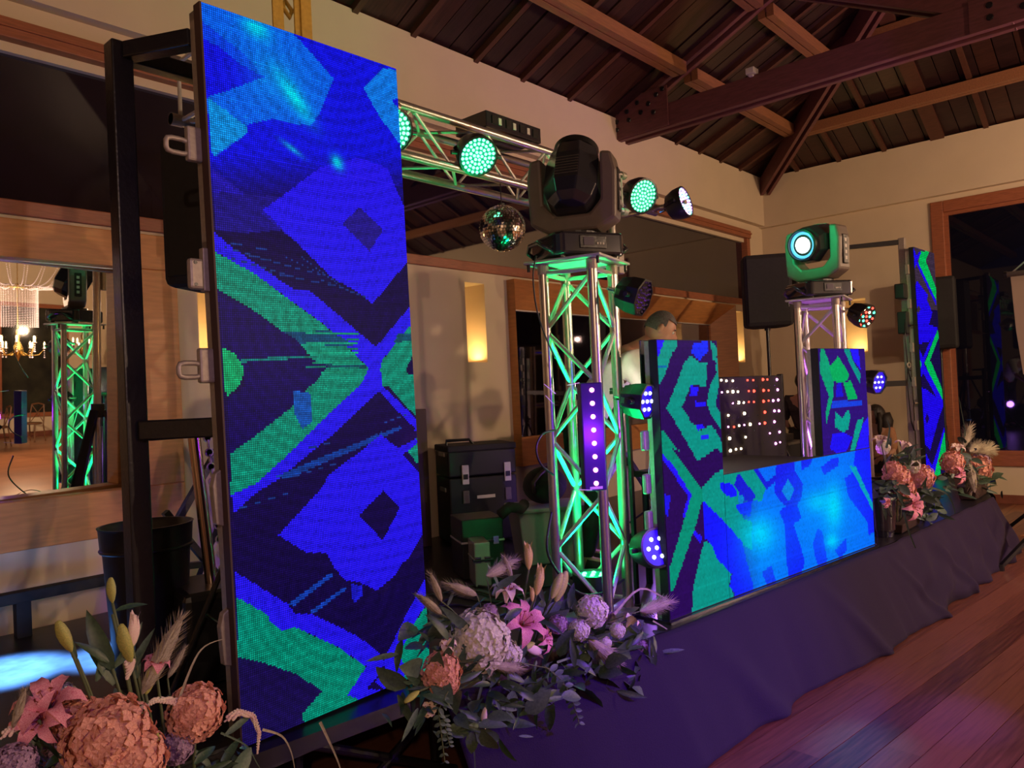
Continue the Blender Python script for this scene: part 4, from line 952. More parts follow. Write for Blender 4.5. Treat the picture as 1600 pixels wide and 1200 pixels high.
# ================================================================== OTHER STAGE GEAR
# loudspeaker builder: cabinet front faces local -Y
def speaker(label, loc, rz, w_=.40, h=.66, d=.36, m_='fabricblack', pole=None, tilt=0):
    t_ = thing('loudspeaker', label, 'speaker', loc, rz)
    pr = [(-w_/2, -d/2), (w_/2, -d/2), (w_/2, d*.05), (w_*.30, d/2), (-w_*.30, d/2), (-w_/2, d*.05)]
    MB().prism(pr, 0, h).build('cabinet', m_, t_, bevel=.035)
    MB().box((-w_/2+.03, -d/2-.008, .04), (w_/2-.03, -d/2+.001, h-.04)).build('grille', 'mattblack', t_, bevel=.004)
    MB().tube((0, 0, -.03), (0, 0, .0), .03, 10).build('pole_socket', 'blackplastic', t_)
    return t_
def speaker_stand(label, x, y, z0, ztop, sp=.42):
    t_ = thing('speaker_stand', label, 'stand', (x, y, z0))
    H = ztop-z0
    MB().tube((0, 0, .1), (0, 0, H), .0175, 12).build('pole', 'steel', t_, auto=True)
    MB().tube((0, 0, .08), (0, 0, min(H-.3, 1.0)), .023, 12).build('lower_pole', 'steel', t_, auto=True)
    MB().tube((0, 0, .72), (0, 0, .80), .033, 10).build('collar', 'blackplastic', t_)
    MB().tube((.02, 0, .76), (.07, 0, .76), .012, 8).build('knob', 'blackplastic', t_)
    for k in range(3):
        a = 2*PI*k/3+.9; e = (sp*math.cos(a), sp*math.sin(a))
        MB().tube((0.02*math.cos(a), .02*math.sin(a), .70), (e[0], e[1], .015), .012, 8).build('leg', 'steel', t_)
        MB().tube((0, 0, .14), (e[0]*.55, e[1]*.55, .33), .008, 6).build('brace', 'steel', t_)
    return t_
s1 = onY(1199, 512, 3.42)
speaker('black loudspeaker on a pole stand behind the booth, right of the dotted panel', (s1.x, 3.42, s1.z), math.radians(-58), w_=.48, h=.75, d=.42)
speaker_stand('black pole stand under the loudspeaker behind the booth', s1.x, 3.42, SZ, s1.z-.031, sp=.30)
speaker('black padded loudspeaker hung behind the tall left screen', (1.68, 3.05, onY(300, 447, 3.05).z), math.radians(-60), w_=.44, h=.62, d=.40)
speaker_stand('black pole stand hidden behind the tall left screen', 1.68, 3.05, SZ, onY(300, 447, 3.05).z-.031, sp=.35)

# ---- black steel support frame of the left screen
fr = thing('screen_support_frame', 'black square-tube frame standing left of the tall screen', 'frame', (1.15, 2.86, SZ))
A0 = Vector((1.15, 2.86, 0))
def fbar(name, p, q, w_=.075, m_='steel'): MB().bar(Vector(p)-Vector((1.15, 2.86, SZ)), Vector(q)-Vector((1.15, 2.86, SZ)), w_, w_).build(name, m_, fr, bevel=.006)
zt_ = onY(190, 70, 2.86).z
fbar('upright', (1.15, 2.86, SZ+.01), (1.15, 2.86, zt_))
fbar('upright', (2.10, 2.86, SZ+.01), (2.10, 2.86, zt_-.08))
tA = Vector((1.15, 2.86, zt_-.04)); fbar('top_arm', (1.17, 2.83, zt_-.035), (1.30, 2.59, zt_-.03), .06)
fbar('top_arm', (2.10, 2.83, zt_-.12), (2.14, 2.62, zt_-.06), .05)
fbar('top_arm', (1.19, 2.86, zt_-.035), (2.14, 2.86, zt_-.035), .06)
zm_ = onY(225, 672, 2.86).z; fbar('middle_arm', (1.17, 2.83, zm_), (1.36, 2.60, zm_), .07); fbar('middle_arm', (1.19, 2.86, zm_-.01), (2.06, 2.86, zm_-.01), .06)
MB().box((-.16, -.32, 0.001), (.16, .32, .012)).build('foot_plate', 'steel', fr)
MB().box((.79, -.32, 0.001), (1.11, .32, .012)).build('foot_plate', 'steel', fr)
# yellow lifting straps at the top of the screen
ys = onY(445, 25, 2.62)
strap = MB()
for dx in (-.05, .03, .055): strap.box((ys.x+dx-.024, 2.57-dx*.3, ys.z-.14), (ys.x+dx+.024, 2.578-dx*.3, ys.z+.16))
strap.path([(ys.x-.02, 2.60, ys.z+.02), (ys.x, 2.585, ys.z-.02), (ys.x+.02, 2.60, ys.z+.02), (ys.x, 2.615, ys.z+.06), (ys.x-.02, 2.60, ys.z+.02)], .010, 6)
strap.box((ys.x-.08, 2.605, ys.z+.14), (ys.x+.08, 2.625, ys.z+.17))
tag(strap.build('ratchet_strap', 'yellow', bevel=.002), 'yellow webbing straps looped over the top bar behind the tall screen', 'strap')
tag(MB().tube((1.27, 2.62, zt_-.03), (2.25, 2.62, zt_-.03), .022, 12).build('hanging_bar', 'alu', auto=True), 'round metal bar across the top behind the tall screen', 'bar')

# ---- bucket, railing, tubes, boxes on the left of the stage
bk0 = onY(228, 818, 3.5)
pot = thing('plant_pot', 'tall black plastic pot on the stage behind the frame post', 'pot', (bk0.x, 3.5, SZ))
ph_ = bk0.z-SZ; pr = .185
MB().lathe([(pr*.78, .001), (pr*.95, ph_-.13), (pr*.97, ph_-.10), (pr, ph_-.10), (pr*1.03, ph_-.012), (pr*1.06, ph_), (pr*1.0, ph_), (pr*.95, ph_-.02), (pr*.74, .03)], seg=32).build('pot_body', 'pot', pot, auto=True)
MB().lathe([(pr*1.01, ph_-.108), (pr*1.035, ph_-.10), (pr*1.01, ph_-.092)], seg=32).build('pot_rib', 'pot', pot, smooth=True)
ra, rb_ = onY(0, 937, 4.74), onY(172, 905, 4.74); zr = (ra.z+rb_.z)/2
rl = thing('low_railing', 'low black rail with short posts along the wall at the left', 'railing', (1.0, 4.74, SZ))
MB().bar((-1.6, 0, zr-SZ), (.95, 0, zr-SZ), .07, .06).build('top_rail', 'mattblack', rl, bevel=.006)
pxx = onY(35, 960, 4.74).x-1.0
for x in (pxx, pxx-1.0, pxx+.62): MB().box((x-.035, -.03, .001), (x+.035, .03, zr-SZ-.03)).build('post', 'mattblack', rl)
# leaning bright tube and perforated strip
a_, b_ = onY(304, 690, 3.3), onY(331, 915, 3.3)
cp = thing('leaning_tube', 'shiny warm metal tube leaning beside the tall screen', 'tube', (b_.x, 3.3, SZ))
dv = (a_-b_).normalized(); p0 = Vector((0, 0, b_.z-SZ)); t_low = (b_.z-SZ-.02)/dv.z
MB().tube(p0-dv*t_low, p0+dv*.72, .026, 16).build('tube', 'copper', cp, auto=True)
ps = MB(); o_ = Vector((.055, -.01, 0))
for k in range(14):
    c = p0+o_+dv*(.70-k*.065); ps.bar(c+dv*.012, c-dv*.024, .016, .006)
    ps.lathe([(.014, -.003), (.020, -.003), (.020, .003), (.014, .003), (.014, -.003)], c=tuple(c-dv*.045), ax=(0, 1, 0), seg=12)
ps.build('perforated_strip', 'aluw', cp)
br = thing('folding_stand', 'black crossed folding stand between the pot and the tall screen', 'stand', onY(300, 800, 3.7).xy[:]+(SZ,))
bx0, bz = br.location.x, SZ
for (u0, v0), (u1, v1) in (((352, 682), (268, 830)), ((258, 800), (345, 905)), ((385, 850), (335, 905)), ((285, 885), (312, 882))):
    p, q = onY(u0, v0, 3.7), onY(u1, v1, 3.7); MB().bar(p-br.location, q-br.location, .035, .03).build('cross_bar', 'steel', br)
for u0 in (268, 345):
    p = onY(u0, 840 if u0 == 268 else 905, 3.7); MB().bar((p.x-bx0, 0, .002), (p.x-bx0, 0, p.z-SZ), .03, .03).build('leg', 'steel', br)
mn = onZ(300, 985, SZ)
mo = thing('floor_monitor', 'black rounded case on the stage directly left of the tall screen base', 'speaker', (1.72, 3.32, SZ), math.radians(-12))
MB().box((-.24, -.22, .012), (.26, .2, .40)).build('case', 'blackplastic', mo, bevel=.03)
for x in (-.18, .2):
    for y in (-.16, .14): MB().tube((x, y, .001), (x, y, .014), .02, 8).build('foot', 'blackplastic', mo)
# blue pool on the deck from unseen overhead spots; the par is added
bl = onZ(120, 1030, SZ)
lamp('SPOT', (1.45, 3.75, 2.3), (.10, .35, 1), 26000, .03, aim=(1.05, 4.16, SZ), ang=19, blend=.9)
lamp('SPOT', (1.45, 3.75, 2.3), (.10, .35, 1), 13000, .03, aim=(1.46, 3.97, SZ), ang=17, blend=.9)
par('small added blue wash light on the stage behind the black pot', (1.72, 4.05, SZ+.12), (-1, -.1, -.06), r=.07, ln=.1, rings=(1, 6), ledr=.010, lmat='e_blue')

# ---- trunks and cases against the wall behind the stage
cx_ = onZ(735, 848, SZ)
bxw = thing('rolling_tool_chest', 'stack of black latched tool cases against the wall', 'tool chest', (4.46, 4.44, SZ), math.radians(-28))
W_, D_ = .56, .40
MB().box((-W_/2, -D_/2, .02), (W_/2, D_/2, .53)).build('lower_case', 'blackplastic', bxw, bevel=.012)
MB().box((-W_/2, -D_/2, .54), (W_/2, D_/2, .74)).build('upper_case', 'blackplastic', bxw, bevel=.012)
MB().box((-W_/2-.006, -D_/2-.008, .735), (W_/2+.006, D_/2+.004, .785)).build('lid', 'mattblack', bxw, bevel=.01)
MB().path([(-W_/2+.03, -.05, .785), (-W_/2+.03, -.05, .82), (-.06, -.05, .82), (-.03, -.05, .785)], .012, 8).build('carry_handle', 'blackplastic', bxw)
for x in (-.15, .20):
    l_ = MB().box((x-.028, -D_/2-.016, .48), (x+.028, -D_/2-.001, .63)).build('latch', 'label', bxw, bevel=.005)
    MB().box((x-.018, -D_/2-.022, .52), (x+.018, -D_/2-.015, .56)).build('latch_tongue', 'blackplastic', l_)
    MB().box((x-.026, -D_/2-.010, .33), (x+.026, -D_/2-.001, .43)).build('front_clip', 'grey', bxw, bevel=.005)
MB().box((-.06, -D_/2-.004, .36), (.09, -D_/2-.0005, .385)).build('name_plate', 'label', bxw)
for z in (.10, .24): MB().box((-.165, -D_/2-.008, z), (-.13, -D_/2-.001, z+.015)).build('side_rivet', 'label', bxw)
for z in (.42, .70): MB().box((-W_/2-.01, -.10, z), (-W_/2-.001, .06, z+.03)).build('side_grip', 'cast', bxw)
for x in (-.22, .22): MB().tube((x, -.16, .021), (x, .16, .021), .02, 10).build('wheel_axle', 'blackplastic', bxw)
p = onY(640, 640, 4.7); q = onY(680, 725, 4.7)
tag(MB().box((p.x-.35, 4.60, SZ+.001), (q.x-.16, 4.86, p.z)).build('wooden_cabinet', 'brown', bevel=.006), 'dark brown cabinet against the wall at the right edge of the tall screen', 'cabinet')
def case(name, label, cat, loc, rz, w_, d, h, m_, edge='aluw'):
    t_ = thing(name, label, cat, loc, rz)
    MB().box((-w_/2, -d/2, .001), (w_/2, d/2, h)).build('body', m_, t_, bevel=.008)
    MB().box((-w_/2-.004, -d/2-.004, h*.60), (w_/2+.004, d/2+.004, h*.63)).build('seam', edge, t_)
    for x in (-w_*.3, w_*.3): MB().box((x-.02, -d/2-.012, h*.55), (x+.02, -d/2-.001, h*.69)).build('latch', 'chrome', t_, bevel=.003)
    MB().path([(-.06, -d/2-.002, h*.62), (-.06, -d/2-.03, h*.62), (.06, -d/2-.03, h*.62), (.06, -d/2-.002, h*.62)], .007, 6).build('handle', 'blackplastic', t_)
    return t_
k1 = onZ(775, 905, SZ)
case('silver_case', 'silver ribbed upright case standing behind the flowers', 'case', (k1.x-.12, k1.y+.02, SZ), math.radians(-35), .10, .22, .27, 'silver')
k2 = onZ(815, 905, SZ)
case('equipment_case', 'black upright case between the silver case and the grey tote', 'case', (k2.x-.02, k2.y+.36, SZ), math.radians(-30), .28, .30, .38, 'blackplastic')
k3 = onZ(868, 905, SZ)
gt = thing('plastic_tote', 'grey plastic tote box behind the left tower leg', 'box', (k3.x+.42, k3.y+.40, SZ), math.radians(-35))
MB().add([(-.20, -.15, .001), (.20, -.15, .001), (.20, .15, .001), (-.20, .15, .001), (-.24, -.18, .36), (.24, -.18, .36), (.24, .18, .36), (-.24, .18, .36)], [(3, 2, 1, 0), (0, 1, 5, 4), (1, 2, 6, 5), (2, 3, 7, 6), (3, 0, 4, 7), (4, 5, 6, 7)]).build('tub', 'greyplastic', gt, bevel=.01)
MB().box((-.26, -.20, .36), (.26, .20, .39)).build('lid', 'greyplastic', gt, bevel=.008)
bpk = thing('backpack', 'black backpack resting on the grey tote', 'backpack', (gt.location.x+.0, gt.location.y+.0, SZ+.391), math.radians(-30))
MB().sphere((0, 0, .13), (.16, .12, .13), 20, 14).build('bag_body', 'fabricblack', bpk, smooth=True)
MB().sphere((0.0, -.09, .10), (.11, .06, .08), 16, 10).build('front_pocket', 'fabricblack', bpk, smooth=True)
MB().path([(-.12, -.11, .10), (-.13, -.13, .17), (-.08, -.12, .22), (.0, -.08, .26)], .014, 8).build('shoulder_strap', 'brown', bpk, smooth=True)
pf = onY(790, 815, 3.35)
tag(MB().path([(pf.x-.10, 3.3, SZ+.42), (pf.x-.03, 3.28, SZ+.46), (pf.x+.05, 3.26, SZ+.44), (pf.x+.13, 3.3, SZ+.455)], .035, 10).build('folded_cloth', 'fabricblack', smooth=True), 'black folded bag lying on the black case', 'bag')

# ---- dotted LED cloth behind the booth
dA = onY(1127, 590, 2.9); dB = onY(1222, 586, 2.9)
dc = thing('led_star_panel', 'black DJ table front dotted with rows of small coloured lights', 'panel', (dA.x-.35, 2.9, SZ))
W_ = dB.x-dA.x+.35; H_ = dB.z-SZ
MB().box((0, 0, .001), (W_, .03, H_)).build('cloth_panel', 'fabricblack', dc, bevel=.01)
MB().box((W_-.02, -.004, .001), (W_+.02, .05, H_+.01)).build('edge_piping', 'blackplastic', dc, bevel=.008)
MB().box((-.02, .03, H_-.03), (W_, .20, H_)).build('table_top', 'mattblack', dc)
rows_ = [(612, [(1127, 'w'), (1136, 'w'), (1145, 'w'), (1168, 'r'), (1177, 'r'), (1192, 'r'), (1199, 'r'), (1214, 'p')]),
 (611+0, []), (612, [])]
dots = [(1127, 594, 'w'), (1135, 595, 'w'), (1145, 595, 'w'), (1168, 594, 'r'), (1177, 594, 'r'), (1192, 593, 'R'), (1199, 593, 'r'), (1214, 593, 'P'),
 (1128, 613, 'p'), (1137, 612, 'w'), (1145, 612, 'W'), (1153, 612, 'w'), (1170, 611, 'r'), (1178, 611, 'R'), (1193, 610, 'R'), (1201, 610, 'r'), (1215, 609, 'P'),
 (1145, 630, 'p'), (1154, 629, 'W'), (1162, 629, 'w'), (1170, 628, 'r'), (1178, 628, 'r'), (1193, 627, 'R'), (1201, 626, 'r'), (1208, 626, 'P'), (1216, 625, 'P'),
 (1138, 649, 'w'), (1163, 646, 'W'), (1195, 644, 'R'), (1210, 642, 'P'), (1217, 642, 'P'),
 (1138, 667, 'p'), (1147, 667, 'r'), (1155, 665, 'w'), (1163, 664, 'p'), (1172, 663, 'W'), (1187, 662, 'p'), (1195, 661, 'R'), (1210, 659, 'P'),
 (1140, 685, 'W'), (1165, 683, 'w'), (1203, 677, 'p'), (1218, 675, 'P'), (1141, 704, 'W'), (1150, 702, 'w'), (1158, 701, 'w'), (1212, 693, 'P'), (1219, 691, 'p')]
dm = {k: MB().sphere((0, 0, 0), r_, 8, 5).mesh('light_dot', m_) for k, r_, m_ in (('w', .010, 'e_warm'), ('W', .014, 'e_warm'), ('r', .009, 'e_red'), ('R', .013, 'e_red'), ('p', .008, 'e_pink'), ('P', .012, 'e_pink'))}
for u_, v_, k_ in dots:
    P = onY(u_, v_, 2.895); link('light_dot', dm[k_], dc, P-dc.location)
off_ = MB().sphere((0, 0, 0), .006, 6, 4).mesh('light_dot', 'led_off')
for i in range(12):
    for j in range(8):
        P = Vector((W_-.09-i*.095, -.003, H_-.09-j*.125))
        if random.random() < .6: link('light_dot', off_, dc, P)
# laptop / mixer top seen over the booth pillar
lp = onB(1065, 525); lt0, lt1 = onB(1064, 528)[0], onB(1108, 530)[0]
P = BP0+bd*((lt0+lt1)/2)-bn*.25
lt = thing('laptop', 'open laptop whose dark lid shows above the left booth pillar', 'laptop', (P.x, P.y, zP1-.24), math.atan2(bd.y, bd.x))
MB().box((-.16, 0, 0), (.16, .22, .015)).build('keyboard_base', 'darkgloss', lt, bevel=.004)
MB().box((-.16, -.012, .012), (.16, -.002, .262)).build('screen_lid', 'darkgloss', lt, bevel=.006)
lst = thing('laptop_stand', 'black stand holding the laptop behind the left booth pillar', 'stand', (P.x, P.y, SZ+.0), math.atan2(bd.y, bd.x))
MB().box((-.16, .0, zP1-.24-SZ-.02), (.16, .22, zP1-.24-SZ-.001)).build('tray', 'steel', lst)
for x in (-.14, .14): MB().bar((x, .11, .001), (x, .11, zP1-.26-SZ), .02, .02).build('leg', 'steel', lst)

# ---- second tall screen and its pole
tall_y = 2.27
q0, q1 = onY(1447, 720, tall_y), onY(1476, 715, tall_y); q1.x = q0.x+.86
z5b = lambda *p: Zm(1360, 350, 4.8, p); z3b = y3; z4b = lambda *p: Zm(1330, 640, 5.456, p)
GR = (4, 190, 90); GD = (62, 46, 66); BB = (32, 10, 245)
L2 = [
 ((26, 14, 70), [(1400, 490), (1500, 480), (1500, 770), (1400, 770)]),
 (GR, z5b((270, 150), (312, 175), (328, 260), (285, 400))), (GR, z5b((378, 205), (440, 205), (415, 275), (492, 480), (495, 575), (358, 290))),
 (BB, z5b((300, 160), (322, 180), (345, 235), (372, 205), (384, 212), (352, 275), (492, 572), (492, 610), (345, 300), (302, 410), (290, 395), (333, 262))),
 (BB, z5b((350, 425), (430, 530), (425, 570), (465, 665), (440, 750), (505, 780), (440, 880), (350, 905), (330, 700), (305, 560))),
 (GD, z5b((362, 610), (376, 640), (360, 675), (346, 640))),
 (GR, z5b((325, 905), (350, 940), (385, 1040), (345, 1250), (335, 1250))), (GR, z5b((505, 790), (512, 850), (440, 1040), (530, 1280), (500, 1300), (410, 1040))),
 (BB, z5b((480, 800), (505, 790), (410, 1020), (400, 1060), (520, 1250), (500, 1300), (396, 1120), (350, 1220), (345, 1170), (385, 1050), (335, 900), (345, 895), (395, 1000))),
 (GR, z3b((1285, 380), (1340, 370), (1450, 640), (1455, 730), (1400, 680))),
 (BB, z3b((1265, 380), (1285, 400), (1450, 720), (1450, 750), (1400, 720), (1270, 450), (1215, 620), (1205, 600))),
 (BB, z3b((1210, 590), (1300, 620), (1400, 700), (1455, 760), (1420, 850), (1380, 990), (1335, 1160), (1260, 1080), (1225, 800))),
 ((30, 12, 90), z3b((1305, 830), (1325, 880), (1305, 930), (1288, 880))),
 (GR, z4b((795, 150), (815, 170), (812, 350), (760, 520), (772, 600), (720, 630), (708, 540), (740, 400))), (GR, z4b((610, 420), (625, 430), (668, 580), (660, 620), (640, 560))),
 (BB, z4b((590, 230), (610, 420), (665, 600), (690, 640), (720, 625), (712, 540), (745, 400), (800, 170), (790, 150), (760, 260), (690, 480), (640, 380))),
]
def base2(u, v):
    t_ = ((v-540)/80).clip(0, 1)[..., None]; return np.array(GD)*(1-t_)+np.array((28, 14, 84))*t_  # greyish upper part is glare put into the pixel colours
scr2 = tall_screen('far narrow LED screen with blue diamonds and green stripes near the window', q0.x, tall_y, q1.x, tall_y, SZ+.02, 3.05, L2, (), 44, 130, base2, lean=.022, brackets=True)
# support pole with cables at its left
def stage_pole(label, u, v, y, lean=0):
    P = onY(u, v, y); t_ = thing('screen_pole', label, 'pole', (P.x, y, SZ)); H = P.z-SZ
    MB().bar((0, 0, .001), (0, 0, H), .07, .07).build('mast', 'cast', t_, bevel=.008)
    MB().bar((.09, .02, .3), (.09, .02, H-.05), .03, .03).build('rail', 'aluw', t_)
    for z in (.35, .75, 1.05, 1.5, 1.95, 2.25): MB().box((-.02, -.05, z), (.13, .0, z+.10)).build('bracket', 'cast', t_, bevel=.008)
    for z in (1.22, 1.75): MB().path([(-.05, -.03, z), (-.16, -.03, z+.02), (-.19, -.03, z-.2), (-.13, -.03, z-.55), (-.04, -.03, z-.65)], .006, 6).build('hanging_cable', 'cable', t_, smooth=True)
    ring = [(-.11+.06*math.cos(a), -.03, 1.28+.025*math.sin(a)) for a in [2*PI*k/12 for k in range(13)]]
    MB().path(ring, .010, 6).build('side_latch', 'cast', t_, smooth=True)
    MB().box((-.20, -.05, 2.0), (-.03, .05, 2.16)).build('power_box', 'blackplastic', t_, bevel=.01)
    MB().box((-.16, -.05, 1.62), (-.03, .05, 1.86)).build('power_box', 'blackplastic', t_, bevel=.01)
    return t_, P
pp, PP = stage_pole('cream metal mast with cables and brackets beside the far screen', 1409, 372, 2.40)
arm = thing('mast_arms', 'black square-tube arms bracing the far mast to the wall side', 'frame', (PP.x-.06, 2.42, PP.z-.05))
pa = onX(1335, 375, PP.x+.15); 
MB().bar((0, 0, .0), (-.35, 1.0, .0), .05, .05).build('top_arm', 'steel', arm); MB().bar((0, 0, onY(1395, 600, 2.42).z-PP.z+.05), (-.35, 1.0, onY(1395, 600, 2.42).z-PP.z+.05), .06, .06).build('lower_arm', 'steel', arm)
MB().bar((-.36, 1.02, .04), (-.36, 1.02, -(PP.z-.05-SZ)+.002), .05, .05).build('rear_post', 'steel', arm)
# loudspeaker beside the far screen
sA, sB = onY(1458, 427, 2.42), onY(1492, 545, 2.42)
speaker('dark grey loudspeaker hanging right behind the far screen', ((sA.x+sB.x)/2+.16, 2.52, sB.z), math.radians(-80), w_=.42, h=sA.z-sB.z, d=.40, m_='mattblack')
speaker_stand('thin pole stand under the loudspeaker by the far screen', (sA.x+sB.x)/2+.16, 2.52, 0, sB.z-.031, sp=.16)
# table with gear behind
t3 = onX(1395, 672, 9.4)
tb3 = thing('equipment_table', 'dark cloth-covered table behind the booth at the right', 'table', (8.75, 3.95, SZ))
MB().box((-.55, -.3, .001), (.55, .3, .42)).build('cloth_cover', 'fabricblack', tb3, bevel=.01)
MB().box((-.57, -.32, .42), (.57, .32, .45)).build('table_top', 'grey', tb3)
for k in range(3): tag(MB().box((8.33+k*.3, 3.70, SZ+.451), (8.55+k*.3, 3.95, SZ+.50+.02*k)).build('mixer_unit', ('steel', 'grey', 'blackplastic')[k], bevel=.006), ('flat black control unit at the left end of the back table', 'grey flat unit in the middle of the back table', 'thicker black unit at the right end of the back table')[k], 'equipment')

# ================================================================== MORE STAGE DETAILS
def cable(label, pts, r=.008, m_='cable', name='cable', sub=6):
    P = [Vector(p) for p in pts]; out = []
    for i in range(len(P)-1):
        p0 = P[max(i-1, 0)]; p1 = P[i]; p2 = P[i+1]; p3 = P[min(i+2, len(P)-1)]
        for k in range(sub):
            t_ = k/sub; out.append(.5*((2*p1)+(p2-p0)*t_+(2*p0-5*p1+4*p2-p3)*t_**2+(3*p1-p0-3*p2+p3)*t_**3))
    out.append(P[-1]); return tag(MB().path(out, r, 6).build(name, m_, smooth=True), label, 'cable')
S = lambda u, v, z=SZ+.009: onZ(u, v, z)
cable('black cable hanging in a curve at the left of the green tower', [onY(u, v, 2.28) for u, v in ((838, 400), (833, 430), (838, 480), (852, 525), (868, 560))], .004)
cable('green-lit cable loop hanging below the middle of the front tower', [onY(u, v, 2.28) for u, v in ((868, 672), (848, 678), (838, 700), (845, 725), (865, 742))], .005)
cable('black cable looping behind the tower legs near the flowers', [onY(u, v, 2.25) for u, v in ((862, 800), (855, 860), (880, 905), (910, 928), (945, 925), (975, 905))], .006)
for k, pts in enumerate((((655, 930), (700, 925), (740, 915), (790, 925), (820, 940)), ((660, 950), (710, 945), (760, 950), (810, 930), (850, 925)), ((670, 965), (700, 935), (750, 925), (800, 950), (760, 965), (700, 958)), ((680, 915), (730, 935), (780, 940), (830, 920), (870, 915)))):
    cable(('first black cable across the deck right of the tall screen', 'second, lower black cable across the deck right of the tall screen', 'looped black cable on the deck right of the tall screen', 'farthest black cable across the deck right of the tall screen')[k], [S(u, v) for u, v in pts], .007)
cable('white cable hanging beside the left booth pillar', [onY(u, v, 2.10) for u, v in ((1022, 660), (1018, 700), (1014, 740), (1018, 790), (1016, 840))], .003, 'zip_')
cable('pink-lit cable bundle inside the far tower', [onY(u, v, 2.12) for u, v in ((1270, 560), (1262, 600), (1272, 640), (1280, 670), (1272, 700))], .012, 'zip_')
for k, (a_, b_) in enumerate((((886, 602), (905, 598)), ((903, 765), (925, 766)), ((850, 600), (868, 615)), ((852, 618), (866, 632)))):
    p, q = onY(*a_, 2.09), onY(*b_, 2.09)
    tag(MB().tube(p, q, .0018, 5).build('cable_tie', 'zip_'), ('pale cable tie tail at the top of the LED bar', 'pale cable tie tail at the bottom of the LED bar', 'upper pale cable tie tail on the left tower leg', 'lower pale cable tie tail on the left tower leg')[k], 'cable tie')
# brackets on the back edge of the left booth pillar
for k, v in enumerate((690, 760, 820)):
    P = onB(1018, v); g = gq(.0-.0, .07, P[1]) ; MB().box((g.x-.05, g.y-.0, g.z-.05), (g.x-.005, g.y+.03, g.z+.05)).build('side_lock', 'cast', booth, bevel=.008)
# purple pot by the right pillar
pp_ = thing('flower_pot', 'glossy dark pot next to the lower right corner of the booth', 'pot', (6.02, 1.81, SZ))
MB().lathe([(.075, .001), (.10, .16), (.105, .38), (.112, .40), (.112, .42), (.10, .42), (.09, .05)], seg=28).build('pot_body', 'darkgloss', pp_, auto=True)
MB().lathe([(.106, .33), (.112, .335), (.106, .34)], seg=28).build('pot_rib', 'darkgloss', pp_, smooth=True)

# ================================================================== FLOWERS
def flowermat(n, c, c2, rough=.6, sc=30): return mat(n, c, rough, noise=.3, scale=sc, col2=c2)
M['f_peach'] = flowermat('peach_petals', (.88, .47, .33, 1), (.70, .28, .20, 1)); M['f_white'] = flowermat('cream_petals', (.85, .80, .66, 1), (.62, .60, .45, 1))
M['f_pink'] = flowermat('lily_pink_petals', (.85, .42, .45, 1), (.60, .12, .20, 1)); M['f_cream'] = flowermat('lily_cream_petals', (.85, .76, .56, 1), (.80, .52, .48, 1))
M['f_mauve'] = flowermat('mauve_florets', (.45, .30, .42, 1), (.28, .16, .28, 1)); M['f_bud'] = flowermat('lily_bud', (.55, .50, .12, 1), (.28, .34, .08, 1)); M['f_budo'] = flowermat('orange_lily_bud', (.75, .50, .16, 1), (.45, .42, .10, 1))
M['leaf'] = flowermat('dark_leaf', (.050, .10, .045, 1), (.025, .055, .03, 1), .42, 12); M['leaf2'] = flowermat('grey_green_leaf', (.10, .16, .10, 1), (.05, .09, .06, 1), .5, 12)
M['stem'] = mat('green_stem', (.10, .13, .05, 1), .6); M['straw'] = flowermat('straw_plume', (.46, .40, .28, 1), (.30, .26, .18, 1), .8, 60); M['stamen'] = mat('dark_red_stamen', (.25, .04, .02, 1), .6)
def strip(mb, pts, widths, side, cup=.0, wv=None):   # folded ribbon, two quads wide
    P = [Vector(p) for p in pts]; n = len(P); vs = []
    for k, p in enumerate(P):
        d = (P[min(k+1, n-1)]-P[max(k-1, 0)]).normalized(); s_ = d.cross(Vector(side)); s_ = s_.normalized() if s_.length > 1e-4 else Vector((1, 0, 0)); s_ = Vector(wv) if wv is not None else s_; nn = s_.cross(d)
        vs += [p-s_*widths[k]+nn*cup*widths[k], p, p+s_*widths[k]+nn*cup*widths[k]]
    return mb.add(vs, [(3*k+j, 3*k+j+1, 3*k+j+4, 3*k+j+3) for k in range(n-1) for j in (0, 1)])
def leaf_mesh(L, W, bend, m_):
    pts = [(0, L*t_, -bend*L*t_*t_) for t_ in (0, .2, .45, .7, .88, 1)]
    return strip(MB(), pts, [W*.12, W*.42, W*.5, W*.38, W*.18, .0005], (0, 0, 1), .35).mesh('leaf', m_, True)
leafs = [leaf_mesh(1, .22, .25, 'leaf'), leaf_mesh(1, .30, .4, 'leaf'), leaf_mesh(1, .18, .1, 'leaf2'), leaf_mesh(1, .55, .2, 'leaf2')]
def lily_mesh(m_, open_=1.0, n=6):
    mb = MB()
    for k in range(n):
        a = 2*PI*k/n+(.1 if k % 2 else 0); ca_, sa_ = math.cos(a), math.sin(a); w_ = .20 if k % 2 else .26
        prof = [(.03, 0), (.10, .28), (.24*open_+.04, .55), (.52*open_, .74), (.82*open_, .74-.10*open_), (1.0*open_, .62-.30*open_)]
        pts = [(r*ca_, r*sa_, z) for r, z in prof]
        strip(mb, pts, [.04, w_*.55, w_*.9, w_*.95, w_*.6, .005], (ca_, sa_, .2), -.25, (-sa_, ca_, 0))
    return mb.mesh('lily_flower', m_, True)
def stamen_mesh():
    mb = MB()
    for k in range(6):
        a = 2*PI*k/6+.3; p = Vector((.28*math.cos(a), .28*math.sin(a), .78)); mb.tube((0, 0, .2), p, .012, 5); mb.tube(p-Vector((.05*math.sin(a), -.05*math.cos(a), 0)), p+Vector((.05*math.sin(a), -.05*math.cos(a), 0)), .025, 5)
    return mb.mesh('stamens', 'stamen')
